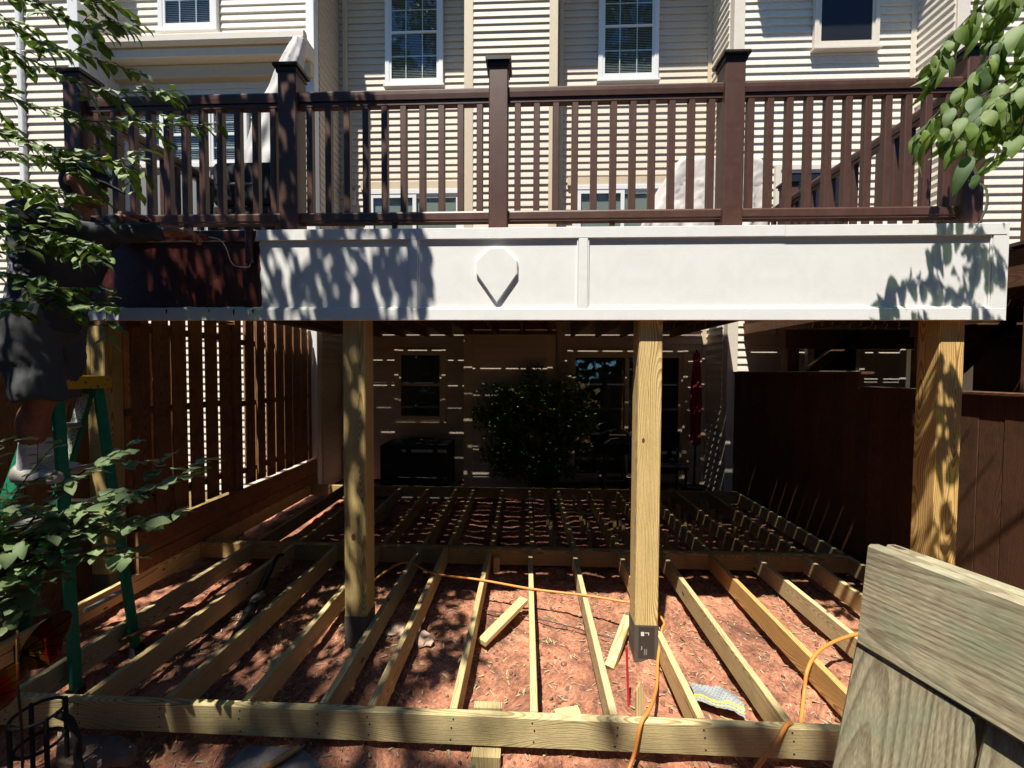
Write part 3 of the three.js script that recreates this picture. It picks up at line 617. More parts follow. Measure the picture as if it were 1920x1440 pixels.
{
  const man = thing('person', 'person in cap, dark shirt and grey shorts painting the fascia from a stepladder', 'person', [0, 0, 0]);
  const skinTex = dataTex(128, 128, (u, v) => { const n = fbm(u * 12, v * 12, 2, 4) * 26; return [150 + n, 98 + n, 76 + n]; }, [0.2, 0.2]);
  const skin = std({ map: skinTex, roughness: 0.55 });
  const J = { pel: [-2.7, 2.13, -2.12], chest: [-2.61, 2.48, -2.13], neck: [-2.53, 2.72, -2.15], head: [-2.47, 2.875, -2.15], rs: [-2.55, 2.64, -1.965], re: [-2.3, 2.56, -2.03], rw: [-2.04, 2.64, -2.22], ls: [-2.55, 2.65, -2.3], le: [-2.66, 2.72, -2.42], lw: [-2.63, 2.845, -2.5], rh: [-2.71, 2.09, -2.03], rk: [-2.64, 1.69, -2.05], ra: [-2.8, 1.31, -2.1], lh: [-2.72, 2.09, -2.21], lk: [-2.8, 1.67, -2.24], la: [-2.92, 1.31, -2.3] };
  const headF = (x, y, z) => {
    // look along +x and a little down
    const h = J.head; let d = ell(x, y, z, [h[0] - 0.005, h[1] + 0.02, h[2]], [0.1, 0.105, 0.078]);
    d = smin(d, ell(x, y, z, [h[0] + 0.035, h[1] - 0.06, h[2]], [0.062, 0.062, 0.052]), 0.03);
    d = smin(d, cap(x, y, z, [h[0] + 0.093, h[1] + 0.012, h[2]], [h[0] + 0.108, h[1] - 0.028, h[2]], 0.008, 0.015), 0.012);
    for (const s of [-1, 1]) { d = smin(d, ell(x, y, z, [h[0] - 0.01, h[1] - 0.005, h[2] + s * 0.08], [0.022, 0.032, 0.012]), 0.008); d = Math.max(d, -ell(x, y, z, [h[0] + 0.098, h[1] + 0.018, h[2] + s * 0.032], [0.014, 0.01, 0.016])); }
    d = Math.max(d, -ell(x, y, z, [h[0] + 0.104, h[1] - 0.058, h[2]], [0.012, 0.004, 0.024]));
    return d;
  };
  const torso = (x, y, z, r = 0) => {
    let d = cap(x, y, z * 1, J.pel, J.chest, 0.135, 0.15);
    d = Math.min(d, 9); d = smin(d, ell(x, y, z, [-2.6, 2.52, -2.13], [0.12, 0.16, 0.175]), 0.08); d = smin(d, cap(x, y, z, J.rs, J.ls, 0.062, 0.062), 0.08);
    return d - r;
  };
  const arm = (x, y, z, r = 0) => { let d = smin(cap(x, y, z, J.rs, J.re, 0.056, 0.043), cap(x, y, z, J.re, J.rw, 0.043, 0.029), 0.02); const e = smin(cap(x, y, z, J.ls, J.le, 0.056, 0.043), cap(x, y, z, J.le, J.lw, 0.043, 0.029), 0.02); return Math.min(d, e) - r; };
  const legs = (x, y, z) => { const a = smin(cap(x, y, z, J.rh, J.rk, 0.088, 0.058), smin(cap(x, y, z, J.rk, J.ra, 0.054, 0.036), ell(x, y, z, [-2.73, 1.55, -2.07], [0.06, 0.12, 0.056]), 0.03), 0.02), b = smin(cap(x, y, z, J.lh, J.lk, 0.088, 0.058), cap(x, y, z, J.lk, J.la, 0.056, 0.036), 0.02); return Math.min(a, b); };
  const bodyF = (x, y, z) => { let d = smin(torso(x, y, z, -0.02), cap(x, y, z, J.neck, [J.head[0] - 0.01, J.head[1], J.head[2]], 0.055, 0.05), 0.05); d = smin(d, headF(x, y, z), 0.02); d = smin(d, arm(x, y, z), 0.03); return smin(d, legs(x, y, z), 0.04); };
  const g0 = nets(bodyF, [-3.2, 1.22, -2.6], [-1.98, 3.05, -1.85], 0.0125);
  // hands: palm and five fingers; w wrist, f forward, u back of the hand, curl of the fingers
  const hand = (w, f, u, curl, side, grip = 1) => {
    const F = V(...f).normalize(), Uv = V(...u).addScaledVector(F, -V(...u).dot(F)).normalize(), S = V().crossVectors(F, Uv).multiplyScalar(side), W = V(...w);
    const at = (a, b, c) => W.clone().addScaledVector(F, a).addScaledVector(Uv, b).addScaledVector(S, c).toArray();
    const chains = [];
    [[-0.03, 0.066], [-0.01, 0.076], [0.011, 0.071], [0.03, 0.056]].forEach(([s, L], i) => {
      let p = [0.088 - Math.abs(s) * 0.25, 0, s], a = curl * 0.5; const c = [p];
      for (const k of [0.45, 0.32, 0.26]) { p = [p[0] + Math.cos(a) * L * k * 1.1, p[1] - Math.sin(a) * L * k * 1.1, p[2]]; c.push(p); a += curl * grip; }
      chains.push(c.map((q) => at(...q)));
    });
    chains.push([[0.03, -0.008, -0.036], [0.058, -0.022, -0.058], [0.085, -0.034, -0.052], [0.1, -0.042, -0.036]].map((q) => at(...q)));
    const A = at(0.0, 0, 0), B = at(0.085, 0, -0.014), C = at(0.08, 0, 0.02);
    const sdf = (x, y, z) => {
      let d = cap(x, y, z, A, B, 0.027, 0.022); d = smin(d, cap(x, y, z, A, C, 0.026, 0.019), 0.02);
      chains.forEach((c, i) => { for (let k = 0; k < c.length - 1; k++) { const r = (i === 4 ? 0.0105 : 0.0093) - k * 0.0008; d = smin(d, cap(x, y, z, c[k], c[k + 1], r, r - 0.0008), k === 0 ? 0.008 : 0.003); } });
      return d;
    };
    return nets(sdf, [W.x - 0.16, W.y - 0.16, W.z - 0.16], [W.x + 0.18, W.y + 0.16, W.z + 0.16], 0.0036);
  };
  const hr = hand(J.rw, [1, 0.02, -0.35], [0, 0.9, 0.35], 0.85, 1), hl = hand(J.lw, [1, 0.1, -0.25], [0.1, 1, 0.1], 0.35, -1);
  const bodyG = mergeGeometries([g0, hr, hl]);
  const uvp = bodyG.attributes.position, uv = []; for (let i = 0; i < uvp.count; i++) uv.push(uvp.getX(i) + uvp.getZ(i), uvp.getY(i)); bodyG.setAttribute('uv', new THREE.Float32BufferAttribute(uv, 2));
  mesh(man, 'body', bodyG, skin);
  // shirt with long sleeves, faint wrinkles and a pale printed pattern low on the back
  const shirtF = (x, y, z) => {
    const wr = 0.009 * noise(x * 18, y * 24, z * 14) + 0.007 * noise(x * 9 + y * 34, y * 10, z * 20);
    let d = smin(torso(x, y, z, 0.016), arm(x, y, z, 0.013), 0.03) + wr;
    d = Math.max(d, 2.05 + 0.03 * noise(x * 6, z * 6) - y);
    d = Math.max(d, -cap(x, y, z, J.neck, [J.head[0], J.head[1] + 0.1, J.head[2]], 0.062, 0.09));
    const cut = (w, e, k) => { const ax = w[0] - e[0], ay = w[1] - e[1], az = w[2] - e[2], l = Math.hypot(ax, ay, az); return ((x - w[0]) * ax + (y - w[1]) * ay + (z - w[2]) * az) / l + k; };
    const near = Math.hypot(x - J.rw[0], y - J.rw[1], z - J.rw[2]) < 0.2 ? cut(J.rw, J.re, 0.04) : -1, near2 = Math.hypot(x - J.lw[0], y - J.lw[1], z - J.lw[2]) < 0.12 ? cut(J.lw, J.le, 0.03) : -1;
    return Math.max(d, near, near2);
  };
  const sg = nets(shirtF, [-3.1, 1.98, -2.62], [-1.95, 2.86, -1.8], 0.011);
  { const p = sg.attributes.position, c = []; for (let i = 0; i < p.count; i++) { const x = p.getX(i), y = p.getY(i), z = p.getZ(i); const ln = Math.abs(noise(x * 9 + 3, y * 30 + x * 14, z * 9)) < 0.05 && y < 2.42 && x < -2.58 ? 0.4 : 0.034 + 0.008 * noise(x * 30, y * 30, z * 30); c.push(ln, ln * 1.02, ln * 1.15); } sg.setAttribute('color', new THREE.Float32BufferAttribute(c, 3)); }
  mesh(man, 'shirt', sg, std({ vertexColors: true, roughness: 0.8 }));
  const shortsF = (x, y, z) => {
    const wr = 0.014 * noise(x * 13, y * 9 + x * 6, z * 13) + 0.008 * noise(x * 30, y * 16 + x * 24, z * 26);
    let a = cap(x, y, z, [J.rh[0], J.rh[1] + 0.05, J.rh[2]], [J.rk[0] - 0.005, J.rk[1], J.rk[2]], 0.118, 0.108), b = cap(x, y, z, [J.lh[0], J.lh[1] + 0.05, J.lh[2]], J.lk, 0.116, 0.1);
    let d = smin(smin(a, b, 0.015), cap(x, y, z, J.pel, [-2.69, 2.2, -2.12], 0.14, 0.145), 0.05) + wr;
    return Math.max(d, 1.685 + 0.02 * noise(x * 12, z * 12) - y, y - 2.22);
  };
  const sh = nets(shortsF, [-3.0, 1.6, -2.45], [-2.46, 2.3, -1.84], 0.011);
  mesh(man, 'shorts', sh, std({ color: lin(0.075, 0.08, 0.08), roughness: 0.92 }));
  const white = std({ color: lin(0.55, 0.56, 0.58), roughness: 0.95 }), shoeM = std({ color: lin(0.5, 0.47, 0.42), roughness: 0.8 });
  for (const [k, a] of [[J.rk, J.ra], [J.lk, J.la]]) {
    const t = 0.62, mid = [a[0] + (k[0] - a[0]) * (1 - t), a[1] + (k[1] - a[1]) * (1 - t), a[2] + (k[2] - a[2]) * (1 - t)];
    mesh(man, 'sock', nets((x, y, z) => Math.max(cap(x, y, z, [a[0], a[1] - 0.04, a[2]], mid, 0.045, 0.051) + 0.0015 * Math.sin(Math.atan2(z - a[2], x - a[0]) * 26), y - mid[1]), [a[0] - 0.14, a[1] - 0.12, a[2] - 0.14], [a[0] + 0.18, mid[1] + 0.04, a[2] + 0.14], 0.007), white);
    const shoe = nets((x, y, z) => { let d = smin(cap(x, y, z, [a[0] - 0.03, a[1] - 0.055, a[2]], [a[0] + 0.15, a[1] - 0.068, a[2]], 0.05, 0.042), cap(x, y, z, [a[0] - 0.01, a[1] - 0.02, a[2]], [a[0] + 0.05, a[1] - 0.05, a[2]], 0.05, 0.045), 0.03); return Math.max(d, a[1] - 0.095 - y, y - a[1] - 0.02); }, [a[0] - 0.12, a[1] - 0.13, a[2] - 0.09], [a[0] + 0.23, a[1] + 0.06, a[2] + 0.09], 0.007);
    const s = mesh(man, 'shoe', shoe, shoeM);
  }
  // cap with a bill and a strip of mirrored glasses pushed up on it
  const h = J.head, capM = std({ color: lin(0.014, 0.015, 0.018), roughness: 0.85 });
  const cg = nets((x, y, z) => { const dome = Math.max(ell(x, y, z, [h[0] - 0.008, h[1] + 0.028, h[2]], [0.112, 0.118, 0.092]), h[1] + 0.035 - 0.25 * (x - h[0]) - y); const b = Math.max(ell(x, y, z, [h[0] + 0.11, h[1] + 0.035 - 0.5 * Math.max(0, x - h[0] - 0.06), h[2]], [0.1, 0.012, 0.075]), h[0] + 0.06 - x); return smin(dome, b, 0.01); }, [h[0] - 0.15, h[1] - 0.1, h[2] - 0.13], [h[0] + 0.26, h[1] + 0.18, h[2] + 0.13], 0.006);
  const capMesh = mesh(man, 'cap', cg, capM);
  const gl = new THREE.TorusGeometry(0.1, 0.014, 8, 24, 2.2); gl.rotateX(Math.PI / 2); gl.rotateY(1.1); gl.scale(1, 1, 0.92); gl.translate(h[0] + 0.005, h[1] + 0.075, h[2]);
  mesh(man, 'glasses', gl, new THREE.MeshPhysicalMaterial({ color: lin(0.08, 0.25, 0.3), roughness: 0.12, metalness: 0.6 }));
  const hair = nets((x, y, z) => Math.max(ell(x, y, z, [h[0] - 0.018, h[1] + 0.005, h[2]], [0.1, 0.1, 0.084]), x - h[0] + 0.005, h[1] - 0.07 - y), [h[0] - 0.14, h[1] - 0.12, h[2] - 0.11], [h[0] + 0.03, h[1] + 0.12, h[2] + 0.11], 0.007);
  mesh(man, 'hair', hair, std({ color: lin(0.02, 0.015, 0.012), roughness: 0.9 }));
  // paint roller held in the right hand
  const ro = thing('paint_roller', 'paint roller with brown nap pressed to the edge of the fresh paint', 'paint roller');
  mesh(ro, 'handle', tubeGeo([[-2.0, 2.632, -2.26], [-1.95, 2.634, -2.277], [-1.89, 2.636, -2.298]], 0.0145, 12, 10), std({ color: lin(0.2, 0.035, 0.02), roughness: 0.5 }));
  mesh(ro, 'wire_frame', tubeGeo([[-1.89, 2.636, -2.298], [-1.85, 2.63, -2.33], [-1.838, 2.6, -2.36], [-1.835, 2.52, -2.4], [-1.825, 2.5, -2.42], [-1.75, 2.497, -2.437], [-1.745, 2.51, -2.441], [-1.745, 2.55, -2.441]], 0.0035, 40, 6), std({ color: lin(0.6, 0.6, 0.6), roughness: 0.3, metalness: 0.9 }));
  mesh(ro, 'nap', nets((x, y, z) => Math.max(Math.hypot(x + 1.745, z + 2.441) - 0.0235 + 0.002 * noise(x * 200, y * 120, z * 200), Math.abs(y - 2.625) - 0.105), [-1.78, 2.5, -2.48], [-1.71, 2.75, -2.4], 0.004), M.brownPaint);
}

// ---------------------------------------------------------------- foliage
const leafMat = (r, g, b, t = 0.35) => new THREE.MeshPhysicalMaterial({ color: lin(r, g, b), roughness: 0.6, transmission: t, thickness: 0, ior: 1.35, side: THREE.DoubleSide });
function leafGeo(L, W, droop = 0.2, fold = 0.25, tip = 1, wave = 0.07) {
  const st = [[0, 0.02], [0.1, 0.5], [0.25, 0.86], [0.45, 1], [0.65, 0.9], [0.82, 0.6 * tip], [1, 0.02]], P = [], I = [];
  st.forEach(([t, w]) => { const y = -droop * L * t * t, x = W / 2 * w; P.push(-x, y + x * fold + wave * W * Math.sin(t * 11), t * L, 0.04 * W * Math.sin(t * 5), y, t * L, x, y + x * fold + wave * W * Math.sin(t * 9 + 2), t * L); });
  for (let i = 0; i < st.length - 1; i++) { const a = i * 3; I.push(a, a + 3, a + 1, a + 1, a + 3, a + 4, a + 1, a + 4, a + 2, a + 2, a + 4, a + 5); }
  const g = new THREE.BufferGeometry(); g.setAttribute('position', new THREE.Float32BufferAttribute(P, 3)); g.setIndex(I); g.computeVertexNormals(); return g;
}
// a plainer leaf for crowns seen only as shade or reflection
function crownLeaf(L, W) { const g = new THREE.BufferGeometry(); g.setAttribute('position', new THREE.Float32BufferAttribute([0, 0, 0, W / 2, 0.04 * L, L * 0.45, 0, -0.1 * L, L, -W / 2, 0.04 * L, L * 0.45], 3)); g.setIndex([0, 1, 2, 0, 2, 3]); g.computeVertexNormals(); return g; }
const lookM = (p, dir, up, s) => { const z = dir.clone().normalize(), x = V().crossVectors(up, z).normalize(), y = V().crossVectors(z, x); return new THREE.Matrix4().makeBasis(x, y, z).scale(V(s, s, s)).setPosition(p); };
// twigs (lists of points) with side shoots, every shoot set with leaves; the first `single` leaves are meshes of their own
function spray(plant, twigs, o) {
  const { len, wid, mats, every = 0.035, shoots = 5, shootLen = 0.2, single = 280, droop = 0.25, r = 0.004, hang = 0.2, twigMat = M.twig, spread = 0.9 } = o;
  const geos = [leafGeo(len, wid, droop, 0.22), leafGeo(len * 1.1, wid * 0.9, droop * 1.5, 0.35), leafGeo(len * 0.85, wid, droop * 0.6, 0.12, 1.2)];
  const leaves = [];
  const along = (curve, L, from) => {
    const n = Math.max(2, Math.round(L / every));
    for (let i = 0; i < n; i++) {
      const t = from + (1 - from) * (i + 0.6) / n, p = curve.getPointAt(Math.min(1, t)), tan = curve.getTangentAt(Math.min(1, t));
      const side = V().crossVectors(tan, UPV).normalize().multiplyScalar(i % 2 ? 1 : -1);
      const dir = tan.clone().multiplyScalar(0.55).addScaledVector(side, spread).add(V(R(-0.35, 0.35), R(-0.3, 0.3) - hang, R(-0.35, 0.35)));
      leaves.push([lookM(p, dir, V(R(-0.5, 0.5), 1, R(-0.5, 0.5) + 0.25), R(0.55, 1.25)), Math.floor(rnd() * 3), Math.floor(rnd() * mats.length)]);
    }
  };
  for (const pts of twigs) {
    const curve = new THREE.CatmullRomCurve3(pts.map((p) => V(...p)), false, 'centripetal'), L = curve.getLength();
    const tw = mesh(plant, 'twig', tubeGeo(pts, r, 24, 5, r * 0.35), twigMat);
    along(curve, L, 0.12);
    for (let k = 0; k < shoots; k++) {
      const t = (k + R(0.3, 1)) / (shoots + 0.5), p = curve.getPointAt(t), tan = curve.getTangentAt(t), sl = shootLen * R(0.5, 1.2);
      const d = tan.clone().multiplyScalar(0.7).add(V(R(-0.7, 0.7), R(-0.55, 0.6) - hang * 0.6, R(-0.6, 0.6))).normalize();
      const a = [p.toArray(), p.clone().addScaledVector(d, sl * 0.5).add(V(0, R(-0.01, 0.02), 0)).toArray(), p.clone().addScaledVector(d, sl).add(V(0, -hang * 0.15 * sl, 0)).toArray()];
      mesh(plant, 'twig', tubeGeo(a, r * 0.5, 8, 4, r * 0.2), twigMat);
      along(new THREE.CatmullRomCurve3(a.map((q) => V(...q))), sl, 0.1);
    }
  }
  leaves.sort(() => rnd() - 0.5);
  leaves.slice(0, single).forEach(([m, g, c]) => { const l = mesh(plant, 'leaf', geos[g], mats[c]); l.applyMatrix4(m); });
  const rest = leaves.slice(single);
  if (rest.length) mesh(plant, 'foliage', mergeGeometries(rest.map(([m, g]) => geos[g].clone().applyMatrix4(m))), mats[0]).userData.kind = 'stuff';
}
// a crown spread so that it shades where the place is shaded: leaves hang over the ground points of the mask
function crownOver(mask, x0, x1, z0, z1, yOf, step, layers, len, wid, k) {
  const g0 = crownLeaf(len, wid), src = g0.toNonIndexed().attributes.position.array, parts = [], out = [];
  for (let l = 0; l < layers; l++) for (let gx = x0; gx < x1; gx += step) for (let gz = z0; gz < z1; gz += step) {
    const px = gx + R(-0.6, 0.6) * step, pz = gz + R(-0.6, 0.6) * step;
    if (rnd() > mask(px, pz)) continue;
    const y = yOf(px, pz) + R(0, 1.5), m = lookM(V(px - 0.17 * y, y, pz + 0.4 * y), V(R(-1, 1), R(-0.8, 0.25), R(-1, 1)), V(R(-0.7, 0.7), 1, R(-0.7, 0.7)), R(0.7, 1.25));
    out.push(m);
  }
  const P = new Float32Array(out.length * src.length), v = V();
  let o = 0; for (const m of out) for (let i = 0; i < src.length; i += 3) { v.set(src[i], src[i + 1], src[i + 2]).applyMatrix4(m); P[o++] = v.x; P[o++] = v.y; P[o++] = v.z; }
  const g = new THREE.BufferGeometry(); g.setAttribute('position', new THREE.BufferAttribute(P, 3)); g.computeVertexNormals(); return g;
}
const crownGreen = std({ color: lin(0.095, 0.17, 0.035), roughness: 0.7, side: THREE.DoubleSide });
const greens = [leafMat(0.125, 0.21, 0.03, 0.42), leafMat(0.16, 0.26, 0.035, 0.45), leafMat(0.095, 0.165, 0.03, 0.4), leafMat(0.24, 0.34, 0.04, 0.5)];
const duller = [leafMat(0.17, 0.245, 0.1, 0.3), leafMat(0.135, 0.2, 0.08, 0.3), leafMat(0.22, 0.29, 0.12, 0.3)];

const lt = thing('tree', 'small leaved tree whose thin twigs hang over the ladder and railing end', 'tree');
{
  mesh(lt, 'trunk', tubeGeo([[-3.6, -0.3, 0.4], [-3.55, 1.4, 0.35], [-3.45, 3, 0.1], [-3.3, 5.2, -0.1]], 0.13, 30, 12, 0.06), M.bark);
  const limbs = [[[-3.5, 2.2, 0.25], [-3.2, 3.2, -0.6], [-2.8, 3.8, -1.4], [-2.59, 3.86, -1.9]], [[-3.45, 2.6, 0.15], [-3.1, 3.0, -0.9], [-2.75, 3.2, -1.7]], [[-3.48, 2.0, 0.3], [-3.0, 2.5, -0.8], [-2.55, 2.7, -1.6]], [[-3.5, 1.6, 0.3], [-3.0, 2.0, -0.9], [-2.5, 2.16, -1.7]], [[-3.4, 3.6, 0], [-2.6, 4.6, -0.8], [-1.9, 5.2, -1.2]], [[-3.4, 4, 0], [-2.4, 5, 0.8], [-0.8, 5.6, 1.4], [1.2, 5.8, 1.6]], [[-3.35, 4.4, 0], [-4.4, 5.4, -0.5]]];
  limbs.forEach((l, i) => mesh(lt, 'limb', tubeGeo(l, i > 3 ? 0.045 : 0.02, 24, 7, 0.008), M.bark));
  spray(lt, [
    [[-2.6, 3.86, -1.9], [-2.27, 3.7, -1.9], [-1.92, 3.48, -1.9]], [[-2.7, 3.75, -1.85], [-2.4, 3.62, -1.9], [-2.05, 3.5, -1.95]], [[-2.6, 3.6, -1.8], [-2.35, 3.42, -1.85], [-2.1, 3.36, -1.9]],
    [[-2.65, 3.45, -1.8], [-2.3, 3.3, -1.9], [-2.06, 3.22, -1.92], [-1.74, 3.24, -1.95]], [[-2.75, 3.25, -1.8], [-2.23, 3.08, -1.9], [-1.96, 3.06, -1.9], [-1.54, 3.02, -1.9]],
    [[-2.6, 3.0, -1.75], [-2.3, 2.9, -1.8], [-2.0, 2.86, -1.82]], [[-2.5, 2.84, -1.7], [-2.14, 2.83, -1.8], [-1.77, 2.82, -1.8]],
    [[-2.5, 2.72, -1.65], [-2.27, 2.69, -1.72], [-2.05, 2.63, -1.75]], [[-2.5, 2.6, -1.7], [-2.25, 2.5, -1.75], [-2.0, 2.43, -1.75]], [[-2.45, 2.5, -1.65], [-2.2, 2.45, -1.7], [-1.95, 2.4, -1.72]], [[-2.5, 2.16, -1.7], [-2.13, 2.15, -1.75], [-1.86, 2.13, -1.75]], [[-2.45, 2.3, -1.65], [-2.25, 2.26, -1.7], [-2.1, 2.2, -1.72]],
  ], { len: 0.064, wid: 0.038, mats: greens, every: 0.025, shoots: 8, shootLen: 0.19, single: 295 });
  const mask = (x, z) => {
    const n = fbm(x * 1.6, z * 1.6, 3, 3), e = -0.34 + 0.45 * fbm(z * 1.4, 3, 7, 2) + 0.3 * noise(x * 2, z * 2);
    if (z < -4.6 && z > -5.5 && x > -2.6 && x < -1.35) return 0.9;
    if (z < -4.1 || z > -1.2) return 0;
    const open = z > -3.35 && z < -2.6 && x < -1.1 ? 0.28 : z > -3.2 ? 0.85 : 1;
    if (z > -2.35) return 0;
    return x < e ? clamp(0.95 + n * 1.0) * open : 0;
  };
  mesh(lt, 'crown', crownOver(mask, -6.5, 0.5, -5.5, -1.1, (x, z) => Math.max(4.9, (1.95 - 0.95 * z) / 1.38 + 0.5), 0.075, 4, 0.1, 0.072, 1), crownGreen).userData.kind = 'stuff';
}
const rt = thing('tree', 'broad leaved tree whose branches hang before the right railing corner', 'tree');
{
  mesh(rt, 'trunk', tubeGeo([[3.4, -0.3, 0.6], [3.35, 1.6, 0.5], [3.2, 3.2, 0.2], [3.1, 5, 0.1]], 0.12, 30, 12, 0.05), M.bark);
  for (const l of [[[3.3, 2.6, 0.3], [2.9, 3.4, -0.9], [2.45, 3.6, -1.7]], [[3.32, 2.3, 0.4], [2.8, 2.9, -0.8], [2.3, 3.0, -1.55]], [[3.2, 3.2, 0.2], [2.9, 4.0, -1.0], [2.7, 4.1, -1.9]]]) mesh(rt, 'limb', tubeGeo(l, 0.022, 24, 7, 0.008), M.bark);
  const bright = [leafMat(0.14, 0.24, 0.025, 0.5), leafMat(0.1, 0.18, 0.028, 0.45), leafMat(0.2, 0.3, 0.035, 0.5), leafMat(0.075, 0.15, 0.035, 0.45)];
  spray(rt, [
    [[2.5, 3.62, -1.65], [2.25, 3.45, -1.85], [2.02, 3.2, -1.98], [1.88, 3.0, -2.05]], [[2.6, 3.75, -1.7], [2.35, 3.7, -1.9], [2.08, 3.55, -2.0], [1.95, 3.35, -2.05]], [[2.55, 3.45, -1.7], [2.35, 3.25, -1.85], [2.15, 3.05, -1.95]],
    [[2.6, 3.9, -1.85], [2.4, 3.85, -2.0], [2.2, 3.72, -2.1]], [[2.35, 3.2, -1.5], [2.1, 3.06, -1.65], [1.85, 2.94, -1.72], [1.66, 2.84, -1.75]], [[2.7, 4.05, -1.95], [2.55, 3.9, -2.15], [2.42, 3.7, -2.25]], [[2.5, 3.3, -1.6], [2.2, 3.2, -1.8], [1.95, 3.05, -1.9]], [[2.45, 3.55, -1.6], [2.3, 3.5, -1.8], [2.12, 3.35, -1.95]], [[2.3, 3.12, -1.45], [2.08, 3.02, -1.6], [1.85, 2.95, -1.7]],
  ], { len: 0.112, wid: 0.052, mats: bright, every: 0.042, shoots: 7, shootLen: 0.24, single: 260, droop: 0.5, hang: 0.75, r: 0.005, spread: 0.7 });
}
const bush = thing('shrub', 'green shrub with rounded leaves growing before the ladder feet', 'shrub');
{
  const base = [-2.45, -0.05, -1.35];
  const tips = [[-1.36, 1.44, -1.6], [-1.45, 1.25, -1.62], [-1.68, 1.54, -1.62], [-2.0, 1.54, -1.6], [-1.67, 1.08, -1.58], [-2.0, 0.95, -1.55], [-2.25, 1.45, -1.55], [-1.8, 1.32, -1.55], [-2.1, 1.25, -1.5], [-2.0, 1.15, -1.62], [-1.55, 1.38, -1.66], [-2.3, 1.1, -1.55], [-2.15, 0.85, -1.55], [-1.85, 1.2, -1.7]];
  for (let i = 0; i < 4; i++) mesh(bush, 'stem', tubeGeo([[base[0] + i * 0.03, base[1], base[2]], [base[0] - 0.1 + i * 0.03, 0.5, -1.45], [-2.32 + i * 0.05, 0.95, -1.52]], 0.009, 16, 6, 0.005), M.twig);
  spray(bush, tips.map((t) => { const s = [-2.3 + R(-0.05, 0.1), R(0.75, 0.95), -1.5]; return [s, [(s[0] + t[0]) / 2 - 0.03, (s[1] + t[1]) / 2 + 0.08, (s[2] + t[2]) / 2], t]; }), { len: 0.07, wid: 0.046, mats: duller, every: 0.027, shoots: 6, shootLen: 0.16, single: 290, droop: 0.15, hang: 0.1, r: 0.004 });
}
// dark shrub in the shade by the house
const dk = thing('shrub', 'large dark rounded shrub against the house wall under the deck', 'shrub');
{
  for (let i = 0; i < 5; i++) mesh(dk, 'stem', tubeGeo([[0.05 + i * 0.04, -0.05, -5.93], [0.05 + R(-0.3, 0.35), 0.7, -5.93], [0.1 + R(-0.55, 0.55), 1.4, -5.95]], 0.022, 12, 6, 0.008), M.twig);
  const gs = [], lg = crownLeaf(0.06, 0.042);
  for (let q = 0; q < 130; q++) {
    const a = R(0, 6.283), b = Math.acos(R(-1, 1)), k = R(0.5, 1.02), c = V(0.1 + 0.88 * k * Math.sin(b) * Math.cos(a), 1.0 + 0.95 * k * Math.cos(b) + 0.1 * noise(a, b), -5.94 + 0.2 * k * Math.sin(b) * Math.sin(a)), r = R(0.1, 0.22);
    for (let i = 0; i < 105; i++) { const p = V(c.x + R(-1, 1) * r, c.y + R(-1, 1) * r * 0.8, c.z + R(-0.5, 0.5) * r); gs.push(lg.clone().applyMatrix4(lookM(p, V(R(-1, 1), R(-0.4, 1), R(-0.6, 1)), V(R(-0.4, 0.4), 1, R(-0.4, 0.4)), R(0.7, 1.3)))); }
  }
  mesh(dk, 'crown', mergeGeometries(gs), crownGreen).userData.kind = 'stuff';
}
// tall tree leaning over the yard from behind the viewer: its high crown shades the near ground
{
  const t = thing('tree', 'tall tree behind the viewer whose high crown shades the front rim', 'tree');
  mesh(t, 'trunk', tubeGeo([[1.5, -0.3, 7.6], [1.4, 5, 7.4], [1.0, 11, 6.4], [0.8, 15, 6]], 0.3, 24, 10, 0.08), M.bark);
  for (const e of [[-5, 12.5, 4.5], [4, 12.5, 4.6], [-2, 13, 6.5], [5, 13.5, 7], [1, 12.8, 4.4]]) mesh(t, 'limb', tubeGeo([[1.3, 7.5, 7.1], [(1.3 + e[0]) / 2, 10.8, (7 + e[2]) / 2], e], 0.09, 16, 7, 0.03), M.bark);
  const mask = (x, z) => (x > 0.75 && x < 1.75 && z > -1.62 && z < -0.6 ? 0 : z > -1.93 + 0.14 * noise(x * 2.2, 5) || (z > -2.45 && x < -0.5 + 0.3 * noise(z * 3, 8)) ? clamp(0.8 + fbm(x * 1.3, z * 1.3, 5, 3) * 1.2) : 0);
  mesh(t, 'crown', crownOver(mask, -6.5, 5.5, -2.5, 3.2, () => 11.8, 0.16, 4, 0.22, 0.16, 2), crownGreen).userData.kind = 'stuff';
}
// tall trees at the foot of the yard, mirrored in the upper windows
function tallTree(x, z, h, label) {
  const t = thing('tree', label, 'tree');
  mesh(t, 'trunk', tubeGeo([[x, -0.3, z], [x + 0.2, h * 0.4, z], [x - 0.1, h * 0.85, z]], 0.35, 20, 10, 0.08), M.bark);
  const gs = [], lg = crownLeaf(0.5, 0.3);
  for (let c = 0; c < 60; c++) { const cy = h * R(0.35, 1), w = h * 0.22 * Math.sqrt(Math.max(0.05, 1 - ((cy / h - 0.6) / 0.45) ** 2)), a = R(0, 6.28), r = w * Math.sqrt(rnd()), q = V(x + r * Math.cos(a), cy, z + r * Math.sin(a)); for (let i = 0; i < 75; i++) gs.push(lg.clone().applyMatrix4(lookM(V(q.x + R(-1, 1), q.y + R(-0.9, 0.7), q.z + R(-1, 1)), V(R(-1, 1), R(-1, 0.3), R(-1, 1)), V(R(-0.5, 0.5), 1, R(-0.5, 0.5)), R(0.7, 1.3)))); }
  mesh(t, 'crown', mergeGeometries(gs), crownGreen).userData.kind = 'stuff';
}
